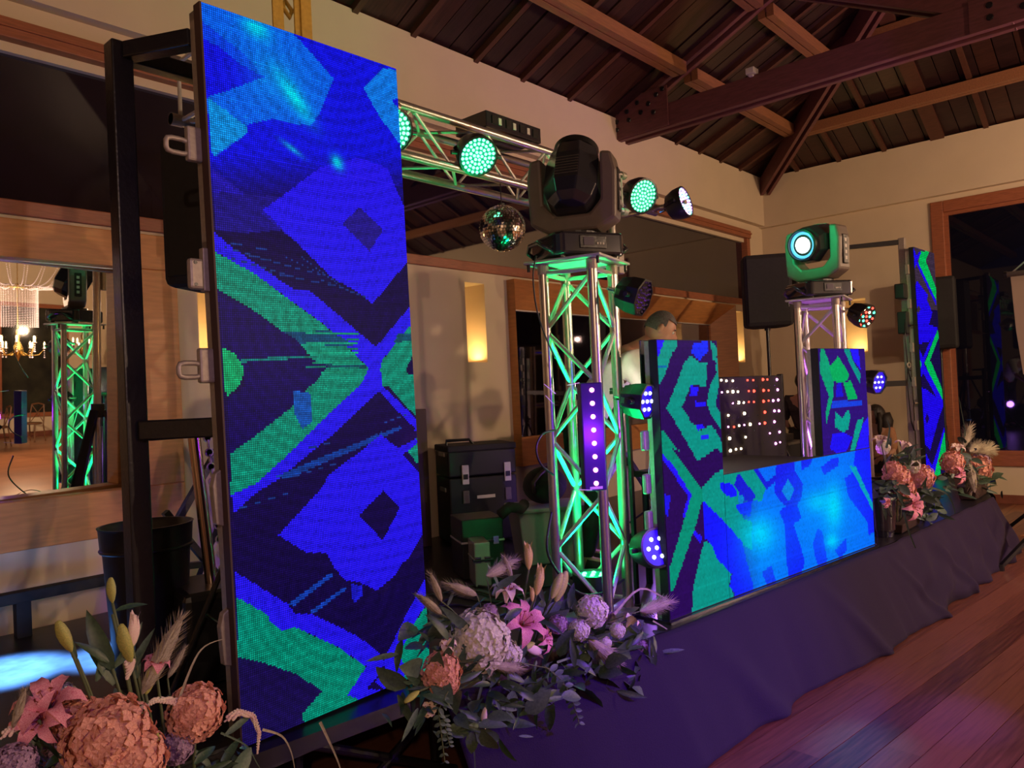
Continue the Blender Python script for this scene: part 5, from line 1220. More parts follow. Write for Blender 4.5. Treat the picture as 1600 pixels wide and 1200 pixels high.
LILY = {'p': lily_mesh('f_pink', 1.0), 'c': lily_mesh('f_cream', .8), 'q': lily_mesh('f_cream', .45), 'r': lily_mesh('f_pink', .5)}; STM = stamen_mesh()
def bud_mesh(m_, opn=0):
    mb = MB(); rings = [(.03, 0), (.10, .12), (.16, .38), (.17, .6), (.13, .82), (.07, .97), (.01, 1.0)]; seg = 12; vs = []
    for r, z in rings:
        for i in range(seg):
            a = 2*PI*i/seg; q = r*(1+.14*math.cos(3*a)); vs.append((q*math.cos(a), q*math.sin(a), z))
    n = len(rings); mb.add(vs, [(k*seg+i, k*seg+(i+1) % seg, (k+1)*seg+(i+1) % seg, (k+1)*seg+i) for k in range(n-1) for i in range(seg)]+[tuple(range((n-1)*seg, n*seg))])
    if opn:
        for k in range(3):
            a = 2*PI*k/3; strip(mb, [(.12*math.cos(a), .12*math.sin(a), .7), (.12*math.cos(a), .12*math.sin(a), .95), (.20*math.cos(a), .20*math.sin(a), 1.12)], [.09, .07, .005], (math.cos(a), math.sin(a), 0), 0, (-math.sin(a), math.cos(a), 0))
    return mb.mesh('lily_bud', m_, True)
BUD = {'g': bud_mesh('f_bud'), 'o': bud_mesh('f_budo', 1), 'c': bud_mesh('f_cream', 1)}
def hydrangea_mesh(m_, seed):
    rnd = random.Random(seed); mb = MB(); N = 190
    for i in range(N):
        z = 1-2*(i+.5)/N; ph = i*2.39996; rr = math.sqrt(max(0, 1-z*z)); d = Vector((rr*math.cos(ph), rr*math.sin(ph), z*.82)); d *= .88+.13*rnd.random()
        nn = (d.normalized()+Vector((rnd.gauss(0, .28), rnd.gauss(0, .28), rnd.gauss(0, .28)))).normalized(); a = nn.cross(Vector((.3, .2, 1))).normalized(); b_ = nn.cross(a); t0 = rnd.random()*1.6
        for k in range(4):
            t_ = t0+PI/2*k; u_ = a*math.cos(t_)+b_*math.sin(t_); v_ = nn.cross(u_); L = .17; w_ = .085
            mb.add([d, d+u_*L*.55-v_*w_+nn*.03, d+u_*L+nn*.0, d+u_*L*.55+v_*w_+nn*.03], [(0, 1, 2, 3)])
    for i in range(1): mb.sphere((0, 0, 0), (.80, .80, .66), 14, 10)
    return mb.mesh('hydrangea_head', m_, False)
HYD = {'peach': hydrangea_mesh('f_peach', 1), 'white': hydrangea_mesh('f_white', 2), 'mauve': hydrangea_mesh('f_mauve', 3)}
def plume_mesh():
    mb = MB(); rnd = random.Random(5); prof = [(.01, 0), (.07, .12), (.11, .4), (.09, .7), (.04, .93), (.003, 1)]; mb.lathe(prof, seg=8)
    for i in range(170):
        z = rnd.random()**.8*.95; r = np.interp(z, [p[1] for p in prof], [p[0] for p in prof]); a = rnd.random()*2*PI; c, s_ = math.cos(a), math.sin(a)
        b0 = Vector((r*.9*c, r*.9*s_, z)); tip = b0+Vector((c*.11, s_*.11, .16)); t_ = Vector((-s_, c, 0))*.008; mb.add([b0-t_, b0+t_, tip], [(0, 1, 2)])
    return mb.mesh('grass_plume', 'straw')
PLM = plume_mesh()
def to(v, d, L): # quaternion taking +Z to d
    return Vector(d).normalized().to_track_quat('Z', 'Y')
class Bouquet:
    def __init__(s, name, label, base, trough):
        s.t = thing(name, label, 'flowers', base); s.b = Vector(base)
        w_, d_, h = trough
        MB().add([(-w_*.9, -d_*.8, .001), (w_*.9, -d_*.8, .001), (w_*.9, d_*.8, .001), (-w_*.9, d_*.8, .001), (-w_, -d_, h), (w_, -d_, h), (w_, d_, h), (-w_, d_, h)], [(3, 2, 1, 0), (0, 1, 5, 4), (1, 2, 6, 5), (2, 3, 7, 6), (3, 0, 4, 7), (4, 5, 6, 7)]).build('trough', 'terracotta', s.t, bevel=.006)
        s.o = Vector((0, 0, h*.8)); s.w = w_
    def root(s, P): return Vector((max(-s.w*.8, min(s.w*.8, (P-s.b).x*.5)), 0, s.o.z))
    def stem(s, P, r=.004, name='stem', sag=.0):
        p = P-s.b; q = s.root(P); m_ = (p+q)/2+Vector((0, 0, abs(p.z-q.z)*.15+sag)); pts = [q+(m_-q)*t_*2*.5+(m_-q)*0 if False else (q*(1-t_)**2+m_*2*t_*(1-t_)+p*t_**2) for t_ in [k/6 for k in range(7)]]
        MB().path(pts, r, 5).build(name, 'stem', s.t, smooth=True); return (pts[-1]-pts[-2]).normalized()
    def put(s, me, P, d, sc, name=None):
        o = link(name or me.name.split('.')[0], me, s.t, P-s.b); o.rotation_mode = 'QUATERNION'; o.rotation_quaternion = Vector(d).normalized().to_track_quat('Z', 'Y'); o.scale = (sc,)*3; return o
    def hyd(s, k, P, r): s.stem(P, .005); h = s.put(HYD[k], P, camdir(P)+Vector((0, 0, .5)), r); h['kind'] = 'stuff'
    def lily(s, k, P, r, d=None):
        s.stem(P, .004); d = Vector(d) if d is not None else camdir(P)*.8+Vector((0, 0, .7)); o = s.put(LILY[k], P-d.normalized()*r*.5, d, r); link('stamens', STM, o)
    def bud(s, k, P0, P1): s.stem(P0, .004); s.put(BUD[k], P0, P1-P0, (P1-P0).length)
    def leaf(s, P0, P1, k=0, side=None, wd=1.0):
        o = link('leaf', leafs[k], s.t, P0-s.b); d = (P1-P0); L = d.length; z = Vector(side) if side is not None else (camdir(P0)+Vector((random.gauss(0, .5), random.gauss(0, .5), random.gauss(.3, .5))))
        y = d.normalized(); x = y.cross(z).normalized(); z = x.cross(y); o.matrix_basis = Matrix.Translation(P0-s.b)@Matrix(((x.x, y.x, z.x, 0), (x.y, y.y, z.y, 0), (x.z, y.z, z.z, 0), (0, 0, 0, 1)))@Matrix.Diagonal((L*wd, L, L, 1))
    def plume(s, P0, P1): s.stem(P0, .0025); s.put(PLM, P0, P1-P0, (P1-P0).length)
    def spike(s, pts, r=.010):   # arching flower spike with bead-like florets
        P = [Vector(p)-s.b for p in pts]; mb = MB().path(P, .003, 5)
        o = mb.build('flower_spike', 'f_cream', s.t); n = 26; bb = MB()
        for i in range(n):
            t_ = .12+.86*i/n; f = t_*(len(P)-1); k = min(int(f), len(P)-2); c = P[k]+(P[k+1]-P[k])*(f-k); rr = r*(1-.75*t_)
            for j in range(5): a = 2*PI*j/5+i; bb.sphere((c.x+rr*math.cos(a), c.y+rr*math.sin(a)*.7, c.z+rr*.5*math.sin(a)), rr*.5, 5, 3)
        b_ = bb.build('florets', 'f_cream', o); b_['kind'] = 'stuff'
    def blade(s, pts, w_=.005, m_='leaf2'):
        P = [Vector(p)-s.b for p in pts]; out = []
        for i in range(len(P)-1):
            for k in range(4): t_ = k/4; p0, p1, p2, p3 = P[max(i-1, 0)], P[i], P[i+1], P[min(i+2, len(P)-1)]; out.append(.5*((2*p1)+(p2-p0)*t_+(2*p0-5*p1+4*p2-p3)*t_**2+(3*p1-p0-3*p2+p3)*t_**3))
        out.append(P[-1]); n = len(out); strip(MB(), out, [w_*(1-.85*k/(n-1)) for k in range(n)], camdir(Vector(pts[0])), .3).build('grass_blade', m_, s.t, smooth=True)
    def sprig(s, pts, r=.018, n=9):
        P = [Vector(p)-s.b for p in pts]; MB().path(P, .002, 5).build('sprig_stem', 'stem', s.t)
        for i in range(n):
            f = (i+1)/n*(len(P)-1)*.999; k = int(f); c = P[k]+(P[k+1]-P[k])*(f-k); dd = (P[k+1]-P[k]).normalized()
            for s_ in (-1, 1):
                q = c+s.b; sd = dd.cross(camdir(q)).normalized()*s_; s.leaf(q, q+(sd*1.0+dd*.5)*r*(1.3-.6*i/n), 3)
    def fill(s, spots, n, sp, L, ks=(0, 1, 2, 3)):
        for i in range(n):
            c = Vector(random.choice(spots)); P0 = c+Vector((random.gauss(0, sp), random.gauss(0, sp*.5), random.gauss(0, sp*.5))); d = Vector((random.gauss(0, 1), random.gauss(-.25, .8), random.gauss(.15, .7))).normalized()
            s.leaf(P0, P0+d*L*(.6+.7*random.random()), random.choice(ks))
# --- A: corner bouquet at the lower left, on a low black plinth
tag(MB().box((.62, 1.92, .001), (1.32, 2.40, .40)).build('plinth', 'mattblack', bevel=.01), 'low black plinth under the lower left bouquet', 'plinth')
FA = Bouquet('flower_arrangement', 'bouquet of peach hydrangeas and lilies in the lower left corner', (.97, 2.14, .401), (.22, .11, .12))
a = lambda u, v, y=2.12: onY(u, v, y)
FA.hyd('peach', a(170, 1155, 2.05), .105); FA.hyd('peach', a(120, 1125, 2.14), .06); FA.hyd('peach', a(305, 1112), .078); FA.hyd('peach', a(205, 1190, 2.0), .085); FA.hyd('mauve', a(275, 1165), .05); FA.hyd('mauve', a(22, 1195, 2.08), .05)
FA.hyd('mauve', a(100, 1180, 2.16), .05); FA.hyd('white', a(100, 1085, 2.2), .03)
FA.lily('p', a(75, 1098), .085, (-.3, -.5, .9)); FA.lily('p', a(60, 1125, 2.1), .07, (-.6, -.8, .3)); FA.lily('r', a(243, 1040), .075, (.1, -.35, 1))
FA.bud('g', a(112, 1018), a(90, 970)); FA.bud('g', a(176, 942), a(173, 902)); FA.bud('g', a(205, 1035), a(188, 975)); FA.bud('c', a(207, 1010), a(210, 960)); FA.bud('g', a(228, 1085), a(240, 1035)); FA.bud('g', a(240, 1180, 2.08), a(243, 1140, 2.08))
for p, q, k in (((176, 1045), (232, 975), 0), ((176, 1045), (132, 968), 1), ((120, 1035), (105, 985), 2), ((180, 955), (232, 935), 0), ((170, 1035), (125, 1000), 0), ((200, 1060), (238, 980), 2), ((178, 1070), (150, 1005), 1), ((150, 1065), (172, 1010), 1), ((215, 1060), (215, 1015), 0), ((60, 1180), (45, 1130), 1), ((95, 1190), (60, 1140), 0), ((70, 1200), (115, 1160), 1), ((260, 1200), (220, 1140), 0), ((350, 1150), (400, 1110), 2), ((345, 1200), (372, 1150), 1), ((330, 1200), (300, 1165), 0), ((390, 1200), (350, 1175), 2)): FA.leaf(a(*p), a(*q), k)
FA.stem(a(176, 1045)); FA.stem(a(176, 960)); FA.stem(a(120, 1030))
FA.plume(a(222, 1085), a(285, 962)); FA.plume(a(262, 1060, 2.16), a(290, 1010, 2.16)); FA.plume(a(20, 1140), a(40, 1075, 2.1))
FA.spike([a(*q) for q in ((0, 1155), (25, 1135), (50, 1118), (75, 1115), (90, 1128))], .011); FA.spike([a(*q) for q in ((295, 1105), (270, 1095), (245, 1093), (222, 1105), (208, 1125))], .012); FA.spike([a(*q) for q in ((350, 1128), (372, 1113), (395, 1118), (405, 1145), (402, 1178))], .012)
FA.spike([a(*q) for q in ((202, 1030), (203, 1045), (198, 1062))], .012)
FA.blade([a(*q) for q in ((270, 1120), (300, 1040), (320, 1010), (350, 998))], .004, 'straw'); FA.blade([a(*q) for q in ((410, 1140), (440, 1150), (455, 1175), (462, 1210))], .004, 'straw'); FA.blade([a(*q) for q in ((345, 1145), (385, 1165), (400, 1190), (415, 1215))], .003); FA.blade([a(*q) for q in ((500, 1128), (515, 1160), (530, 1195), (538, 1230))], .005, 'straw')
FA.fill([a(110, 1150, 2.2), a(150, 1190), a(250, 1150, 2.2), a(60, 1190), a(330, 1190), a(200, 1110, 2.2)], 60, .06, .085)
# --- B: large bouquet on the stage edge
FB = Bouquet('flower_arrangement', 'large bouquet with a white hydrangea and pink lilies at the foot of the front tower', (2.55, 2.19, SZ+.006), (.36, .06, .06))
b2 = lambda u, v, y=1.98: onY(u, v, y)
FB.hyd('white', b2(748, 1000), .112); FB.hyd('white', b2(790, 1025), .062); FB.hyd('white', b2(715, 1020, 2.02), .06); FB.hyd('white', b2(925, 955), .070); FB.hyd('white', b2(905, 985), .045); FB.hyd('white', b2(965, 985), .035); FB.hyd('white', b2(945, 1005), .03)
FB.hyd('peach', b2(690, 1050), .070); FB.hyd('peach', b2(700, 1068, 1.94), .04); FB.hyd('mauve', b2(872, 975), .04); FB.hyd('mauve', b2(765, 955), .03); FB.hyd('mauve', b2(1000, 1010), .035)
FB.lily('p', b2(818, 972), .105, (-.1, -.7, .6)); FB.lily('c', b2(792, 925), .085, (0, -.2, 1)); FB.lily('p', b2(852, 998), .06, (.3, -.9, .2)); FB.lily('c', b2(985, 970), .07, (.7, -.3, .8)); FB.lily('q', b2(670, 1108, 1.95), .06, (-.6, -.7, .2)); FB.lily('q', b2(700, 1010), .07, (-.3, -.3, 1))
FB.bud('o', b2(826, 890), b2(825, 850)); FB.bud('o', b2(838, 930), b2(846, 885)); FB.bud('o', b2(832, 940), b2(831, 918)); FB.bud('g', b2(868, 940), b2(885, 892)); FB.bud('g', b2(862, 935), b2(878, 895)); FB.bud('g', b2(835, 1005), b2(812, 1015)); FB.bud('c', b2(820, 1010), b2(845, 1020)); FB.bud('c', b2(758, 1105, 1.93), b2(755, 1135, 1.93)); FB.bud('g', b2(655, 1080, 1.95), b2(632, 1098, 1.95)); FB.bud('c', b2(1010, 1035), b2(1050, 1022)); FB.bud('g', b2(790, 1000), b2(782, 985, 1.96))
for p, q, k in (((880, 1080), (820, 1108), 0), ((860, 1090), (858, 1150), 1), ((840, 1095), (832, 1140), 0), ((930, 1050), (1000, 1070), 1), ((950, 1060), (930, 1100), 2), ((980, 1040), (1050, 1048), 0), ((1010, 1030), (1060, 1000), 2), ((1000, 1050), (1032, 1078), 3), ((740, 1035, 1.9), (768, 1010, 1.9), 0), ((790, 1000, 1.9), (778, 985, 1.9), 1), ((890, 1020), (895, 1045), 3), ((975, 1035), (985, 1020), 3), ((930, 990), (910, 945), 1), ((890, 950), (895, 910), 1), ((850, 940), (835, 900), 2), ((780, 920), (765, 880), 2), ((770, 930), (800, 895), 1), ((740, 990), (690, 950), 2), ((700, 1000), (680, 960), 1), ((850, 1060), (880, 1045), 0), ((760, 1100), (725, 1150), 0), ((740, 1140), (735, 1180), 3), ((710, 1090), (712, 1105), 3), ((960, 1020), (1040, 1000), 0), ((900, 1070), (960, 1100), 1), ((1020, 985), (1060, 1000), 2)): FB.leaf(b2(*p), b2(*q), k)
FB.plume(b2(690, 960), b2(656, 930)); FB.plume(b2(745, 930), b2(698, 912)); FB.plume(b2(800, 905), b2(787, 868)); FB.plume(b2(770, 1040, 1.92), b2(815, 1045, 1.92)); FB.plume(b2(920, 1000, 1.93), b2(965, 1035, 1.93)); FB.plume(b2(775, 1030, 1.92), b2(763, 1060, 1.92)); FB.plume(b2(1000, 955), b2(1048, 940)); FB.plume(b2(690, 940), b2(672, 895)); FB.plume(b2(760, 900), b2(805, 875, 2.02))
FB.blade([b2(*q) for q in ((760, 1050), (748, 1090), (740, 1140), (742, 1190), (744, 1230))], .006); FB.blade([b2(*q) for q in ((870, 1035), (915, 1015), (935, 970), (943, 930))], .005); FB.blade([b2(*q) for q in ((960, 960), (1000, 920), (1040, 935), (1052, 938))], .006, 'straw'); FB.blade([b2(*q) for q in ((1020, 970), (1045, 985), (1060, 1000))], .004, 'straw')
FB.sprig([b2(*q, 1.88) for q in ((850, 1040), (880, 1065), (895, 1095), (905, 1130))], .03, 10); FB.sprig([b2(*q, 1.90) for q in ((700, 1080), (685, 1110), (690, 1150), (695, 1190))], .02, 10); FB.sprig([b2(*q, 1.90) for q in ((690, 1110), (697, 1140), (703, 1165))], .018, 8); FB.sprig([b2(*q) for q in ((1000, 1000), (1020, 1030), (1035, 1060))], .03, 7); FB.sprig([b2(*q, 1.92) for q in ((770, 1045), (810, 1035), (860, 1045), (885, 1075))], .02, 8)
FB.fill([b2(700, 1060), b2(780, 1070), b2(860, 1060), b2(930, 1040), b2(990, 1030), b2(820, 1110, 1.92), b2(740, 1120, 1.92), b2(900, 990, 2.05), b2(690, 990, 2.05), b2(980, 1000, 2.03), b2(850, 960, 2.08), b2(1000, 1060, 1.93), b2(650, 1080, 2.0)], 300, .075, .10)
# --- C: bouquet beside the booth's right end
FC = Bouquet('flower_arrangement', 'bouquet of peach hydrangeas and lilies right of the booth', (6.35, 1.76, SZ+.006), (.26, .07, .07))
c2 = lambda u, v, y=1.70: onY(u, v, y)
FC.hyd('peach', c2(1402, 748), .10); FC.hyd('peach', c2(1412, 765), .085); FC.hyd('peach', c2(1440, 745), .10); FC.hyd('peach', c2(1395, 735), .07); FC.hyd('white', c2(1425, 728), .06); FC.hyd('white', c2(1380, 700, 1.8), .05)
FC.lily('p', c2(1427, 790, 1.62), .12, (-.3, -1, .1)); FC.lily('c', c2(1412, 695), .09, (0, -.3, 1)); FC.lily('r', c2(1383, 785, 1.64), .08, (-.3, -1, -.2)); FC.lily('c', c2(1376, 688), .08, (-.4, -.2, 1))
for pts in (((1412, 800), (1420, 830), (1432, 860), (1442, 880)), ((1440, 765), (1465, 780), (1478, 805), (1483, 822)), ((1455, 762), (1480, 772), (1492, 800), (1490, 830)), ((1442, 765), (1462, 775), (1470, 795)), ((1385, 700), (1390, 670), (1385, 655))): FC.blade([c2(*q, 1.60) for q in pts], .008, 'leaf2')
FC.fill([c2(1385, 770), c2(1430, 775), c2(1460, 770), c2(1410, 715), c2(1450, 800, 1.66)], 130, .10, .11)
# --- D: bouquet at the far end of the stage
FD = Bouquet('flower_arrangement', 'small bouquet of mauve pink hydrangeas at the far stage corner', (8.25, 1.66, SZ+.006), (.26, .08, .12))
d2 = lambda u, v, y=1.66: onY(u, v, y)
FD.hyd('peach', d2(1528, 733), .13); FD.hyd('mauve', d2(1533, 722), .09); FD.hyd('peach', d2(1488, 722), .10); FD.lily('p', d2(1500, 742, 1.6), .09, (-.2, -1, .1)); FD.lily('c', d2(1496, 700), .09, (-.3, -.3, 1))
FD.plume(d2(1505, 700), d2(1515, 665)); FD.plume(d2(1515, 705), d2(1530, 695)); FD.plume(d2(1530, 705), d2(1548, 702)); FD.plume(d2(1512, 720), d2(1523, 770, 1.56))
FD.blade([d2(*q) for q in ((1535, 735), (1545, 730), (1548, 750), (1546, 775))], .007); FD.blade([d2(*q) for q in ((1500, 715), (1508, 680), (1502, 640), (1498, 620))], .008)
FD.fill([d2(1495, 745), d2(1520, 750), d2(1535, 755), d2(1505, 715)], 90, .11, .12)

# ================================================================== PEOPLE
def skin_obj(name, pts, edges, radii, m_, parent, root=0, sub=2):
    me = bpy.data.meshes.new(name); me.from_pydata([tuple(p) for p in pts], edges, []); me.materials.append(M[m_]); o = link(name, me, parent)
    md = o.modifiers.new('skin', 'SKIN'); md.use_smooth_shade = True
    if len(me.skin_vertices) == 0: return o
    for i, r in enumerate(radii):
        me.skin_vertices[0].data[i].radius = (r, r) if not isinstance(r, tuple) else r; me.skin_vertices[0].data[i].use_root = (i == root)
    sb = o.modifiers.new('subdivision', 'SUBSURF'); sb.levels = sb.render_levels = sub
    return o
def head(parent, loc, fwd, upv, hm='hair', long_=False, receding=False):
    # local frame: +Y face, +Z crown
    f = Vector(fwd).normalized(); x = f.cross(Vector(upv)).normalized(); z = x.cross(f)
    mtx = Matrix.Translation(loc)@Matrix(((x.x, f.x, z.x, 0), (x.y, f.y, z.y, 0), (x.z, f.z, z.z, 0), (0, 0, 0, 1)))
    g = lambda d, c, s_: math.exp(-((d-Vector(c)).length/s_)**2)
    def shape(d):
        r = Vector((d.x*.076, d.y*.096, d.z*.116))
        if d.z < 0: r.x *= 1-.30*(-d.z)**1.4; r.y *= 1-.12*(-d.z)
        r += d*(.026*g(d, (0, 1, -.08), .16)+.012*g(d, (0, .97, -.0), .2)-.008*g(d, (.36, .92, .10), .2)-.008*g(d, (-.36, .92, .10), .2)+.006*g(d, (0, .93, .32), .35)+.010*g(d, (0, .86, -.52), .18)+.014*g(d, (0, .62, -.86), .28))
        return r
    def grid(fn, seg=36, rings=26, keep=None):
        vs = []; fs = []
        for j in range(rings+1):
            th = PI*j/rings
            for i in range(seg): ph = 2*PI*i/seg; vs.append(fn(Vector((math.sin(th)*math.cos(ph), math.sin(th)*math.sin(ph), math.cos(th)))))
        dirs = []
        for j in range(rings):
            for i in range(seg):
                th = PI*(j+.5)/rings; ph = 2*PI*(i+.5)/seg; d = Vector((math.sin(th)*math.cos(ph), math.sin(th)*math.sin(ph), math.cos(th)))
                if keep is None or keep(d): fs.append((j*seg+i, (j+1)*seg+i, (j+1)*seg+(i+1) % seg, j*seg+(i+1) % seg))
        return MB().add(vs, fs)
    h = grid(shape).build('head', 'skin', parent, smooth=True); h.matrix_local = mtx
    def ear(s_):
        mb = MB().sphere((0, 0, 0), (.010, .020, .032), 10, 8).sphere((s_*.007, -.002, .004), (.008, .012, .022), 8, 6); return mb.build('ear', 'skin', h, smooth=True, loc=(s_*.078, -.008, -.008))
    ear(1); ear(-1)
    for s_ in (-1, 1):
        MB().sphere((s_*.030, .080, .012), .0115, 10, 8).build('eye', 'label', h, smooth=True)
        MB().sphere((s_*.030, .0895, .012), .005, 8, 6).build('iris', 'hairblack', h, smooth=True)
        MB().path([(s_*.016, .093, .032), (s_*.030, .092, .037), (s_*.046, .083, .032)], .0035, 6).build('eyebrow', hm, h)
    MB().path([(-.024, .080, -.052), (0, .092, -.054), (.024, .080, -.052)], [.003, .006, .003], 6).build('lips', 'f_pink', h, smooth=True)
    lim = (lambda d: d.z > .60-.0*d.y if False else (d.z > (.55 if d.y > .2 else -.25 if d.y < -.15 else .18))) if receding else (lambda d: d.z > (.42 if d.y > .3 else -.75 if d.y < -.05 else (-.8 if long_ else -.05)))
    off = .008 if not long_ else .02
    grid(lambda d: shape(d)*(1+off/.1), keep=lim).build('hair', hm, h, smooth=True)
    if long_:
        MB().path([(-.0, -.085, .0), (-.0, -.10, -.10), (0, -.085, -.22), (0, -.07, -.30)], [.085, .095, .075, .02], 14).build('long_hair', hm, h, smooth=True)
        for s_ in (-1, 1): MB().path([(s_*.075, -.01, .03), (s_*.088, -.01, -.08), (s_*.085, .01, -.2), (s_*.08, .02, -.27)], [.028, .03, .028, .008], 10).build('hair_lock', hm, h, smooth=True)
    return h
def person(label, loc, J, shirt, trousers, headkw, cat='person'):
    t_ = thing('person', label, cat, loc); L = Vector(loc); j = {k: Vector(v)-L for k, v in J.items()}
    names = ['pelvis', 'waist', 'chest', 'neck', 'head', 'shL', 'elL', 'wrL', 'shR', 'elR', 'wrR', 'hipL', 'knL', 'anL', 'hipR', 'knR', 'anR', 'toL', 'toR']
    rad = dict(pelvis=.115, waist=.105, chest=.12, neck=.050, head=.05, shL=.058, elL=.040, wrL=.026, shR=.058, elR=.040, wrR=.026, hipL=.085, knL=.056, anL=.038, hipR=.085, knR=.056, anR=.038, toL=.03, toR=.03)
    E_ = [('pelvis', 'waist'), ('waist', 'chest'), ('chest', 'neck'), ('neck', 'head'), ('chest', 'shL'), ('shL', 'elL'), ('elL', 'wrL'), ('chest', 'shR'), ('shR', 'elR'), ('elR', 'wrR'), ('pelvis', 'hipL'), ('hipL', 'knL'), ('knL', 'anL'), ('anL', 'toL'), ('pelvis', 'hipR'), ('hipR', 'knR'), ('knR', 'anR'), ('anR', 'toR')]
    def sub(nm, ns, m_, grow):
        es = [(ns.index(a), ns.index(b_)) for a, b_ in E_ if a in ns and b_ in ns]
        return skin_obj(nm, [j[n] for n in ns], es, [rad[n]+grow for n in ns], m_, t_, 0)
    sub('body', names, 'skin', 0)
    sub('shirt', ['chest', 'waist', 'pelvis', 'neck0', 'shL', 'elL', 'shR', 'elR'] if False else ['chest', 'waist', 'pelvis', 'shL', 'elL', 'shR', 'elR'], shirt, .020)
    sub('trousers', ['pelvis', 'hipL', 'knL', 'anL', 'hipR', 'knR', 'anR'], trousers, .016)
    for s_ in 'LR':
        a, b_ = j['an'+s_], j['to'+s_]; MB().path([a+Vector((0, 0, -.02)), (a+b_)/2+Vector((0, 0, -.025)), b_+Vector((0, 0, -.01))], [.045, .048, .035], 10).build('shoe', 'mattblack', t_, smooth=True)
        # hand: palm plus four fingers and thumb as one skinned hand
        w_ = j['wr'+s_]; d = (w_-j['el'+s_]).normalized(); sd = d.cross(Vector((0, 0, 1))).normalized(); dn = Vector((0, 0, -1)); k_ = 1 if s_ == 'L' else -1
        pts = [w_, w_+d*.045]; es = [(0, 1)]; rr = [.024, (.030)]
        for q, ln in zip((-1.5, -.5, .5, 1.5), (.066, .078, .074, .058)):
            n0 = len(pts); base_ = w_+d*.085+sd*q*.019; pts += [base_, base_+d*ln*.5+dn*.012, base_+d*ln*.85+dn*.035]; es += [(1, n0), (n0, n0+1), (n0+1, n0+2)]; rr += [.010, .0085, .007]
        n0 = len(pts); b0 = w_+d*.035-sd*k_*.034+dn*.008; pts += [b0, b0+d*.035-sd*k_*.015+dn*.012]; es += [(1, n0), (n0, n0+1)]; rr += [.011, .009]
        skin_obj('hand', pts, es, rr, 'skin', t_, 0, 1)
    head(t_, j['hc'], **headkw)
    return t_
# DJ leaning over the console behind the left pillar
H = onY(1031, 514, 2.62)
D_ = Vector((.52, -.85, 0)).normalized(); S_ = Vector((-D_.y, D_.x, 0))   # lean direction and the person's left
J_ = lambda f, l, z: tuple(Vector((H.x, H.y, 0))+D_*f+S_*l+Vector((0, 0, z)))
person('person with grey hair and white shirt bending over the console behind the booth', J_(-.5, 0, SZ),
 dict(pelvis=J_(-.52, 0, 1.42), waist=J_(-.44, 0, 1.60), chest=J_(-.26, 0, 1.83), neck=J_(-.12, 0, 1.95), head=J_(-.03, 0, H.z-.05),
  shL=J_(-.20, .19, 1.85), elL=J_(-.06, .25, 1.58), wrL=J_(.12, .18, 1.40), shR=J_(-.20, -.19, 1.85), elR=J_(-.06, -.25, 1.58), wrR=J_(.12, -.18, 1.40),
  hipL=J_(-.52, .10, 1.38), knL=J_(-.46, .11, .98), anL=J_(-.54, .12, .58), toL=J_(-.41, .12, .545), hipR=J_(-.52, -.10, 1.38), knR=J_(-.46, -.11, .98), anR=J_(-.54, -.12, .58), toR=J_(-.41, -.12, .545), hc=tuple(H)),
 'white', 'mattblack', dict(fwd=(.56, -.62, -.50), upv=(.3, -.3, 1), hm='hair', receding=True))
lamp('POINT', J_(.28, -.1, 1.50), (1, .78, .55), 2.2, .04)
lamp('POINT', J_(-.25, -.45, 1.70), (1, .85, .65), 2.0, .04)
# person standing beyond the stage with the back turned
H = onX(1252, 590, 10.45); x_, y_ = 10.45, H.y; zt = 1.78
person('person in dark clothes with short dark hair standing with back turned behind the far tower', (x_, y_, 0),
 dict(pelvis=(x_, y_, .95), waist=(x_, y_, 1.12), chest=(x_, y_, 1.36), neck=(x_, y_, 1.50), head=(x_, y_, 1.58), shL=(x_+.02, y_-.19, 1.42), elL=(x_+.02, y_-.25, 1.12), wrL=(x_+.14, y_-.20, .95), shR=(x_-.02, y_+.19, 1.42), elR=(x_-.02, y_+.25, 1.12), wrR=(x_+.10, y_+.20, .95),
  hipL=(x_, y_-.10, .92), knL=(x_, y_-.11, .50), anL=(x_, y_-.12, .08), toL=(x_+.13, y_-.13, .045), hipR=(x_, y_+.10, .92), knR=(x_, y_+.11, .50), anR=(x_, y_+.12, .08), toR=(x_+.13, y_+.13, .045), hc=(x_, y_, 1.66)),
 'shirt2', 'mattblack', dict(fwd=(1, -.1, -.1), upv=(0, 0, 1), hm='hairblack'))
# seated person with long hair
H = onX(1370, 648, 10.5); x_, y_ = 10.5, H.y; z_ = H.z
person('person with long dark hair in an orange-brown top sitting near the right wall', (x_, y_, 0),
 dict(pelvis=(x_, y_, .53), waist=(x_, y_, .68), chest=(x_-.01, y_, .92), neck=(x_-.02, y_, 1.06), head=(x_-.02, y_, 1.13), shL=(x_, y_-.16, .97), elL=(x_-.10, y_-.20, .72), wrL=(x_-.30, y_-.12, .66), shR=(x_, y_+.16, .97), elR=(x_-.10, y_+.20, .72), wrR=(x_-.30, y_+.12, .66),
  hipL=(x_-.06, y_-.10, .52), knL=(x_-.45, y_-.11, .52), anL=(x_-.45, y_-.11, .08), toL=(x_-.58, y_-.11, .045), hipR=(x_-.06, y_+.10, .52), knR=(x_-.45, y_+.11, .52), anR=(x_-.45, y_+.11, .08), toR=(x_-.58, y_+.11, .045), hc=(x_-.03, y_, z_)),
 'shirt3', 'mattblack', dict(fwd=(-.5, .8, -.1), upv=(0, 0, 1), hm='hairblack', long_=True))
M['chairwood'] = mat('brown_chair_wood', (.14, .06, .025, 1), .45, noise=.3, scale=20)
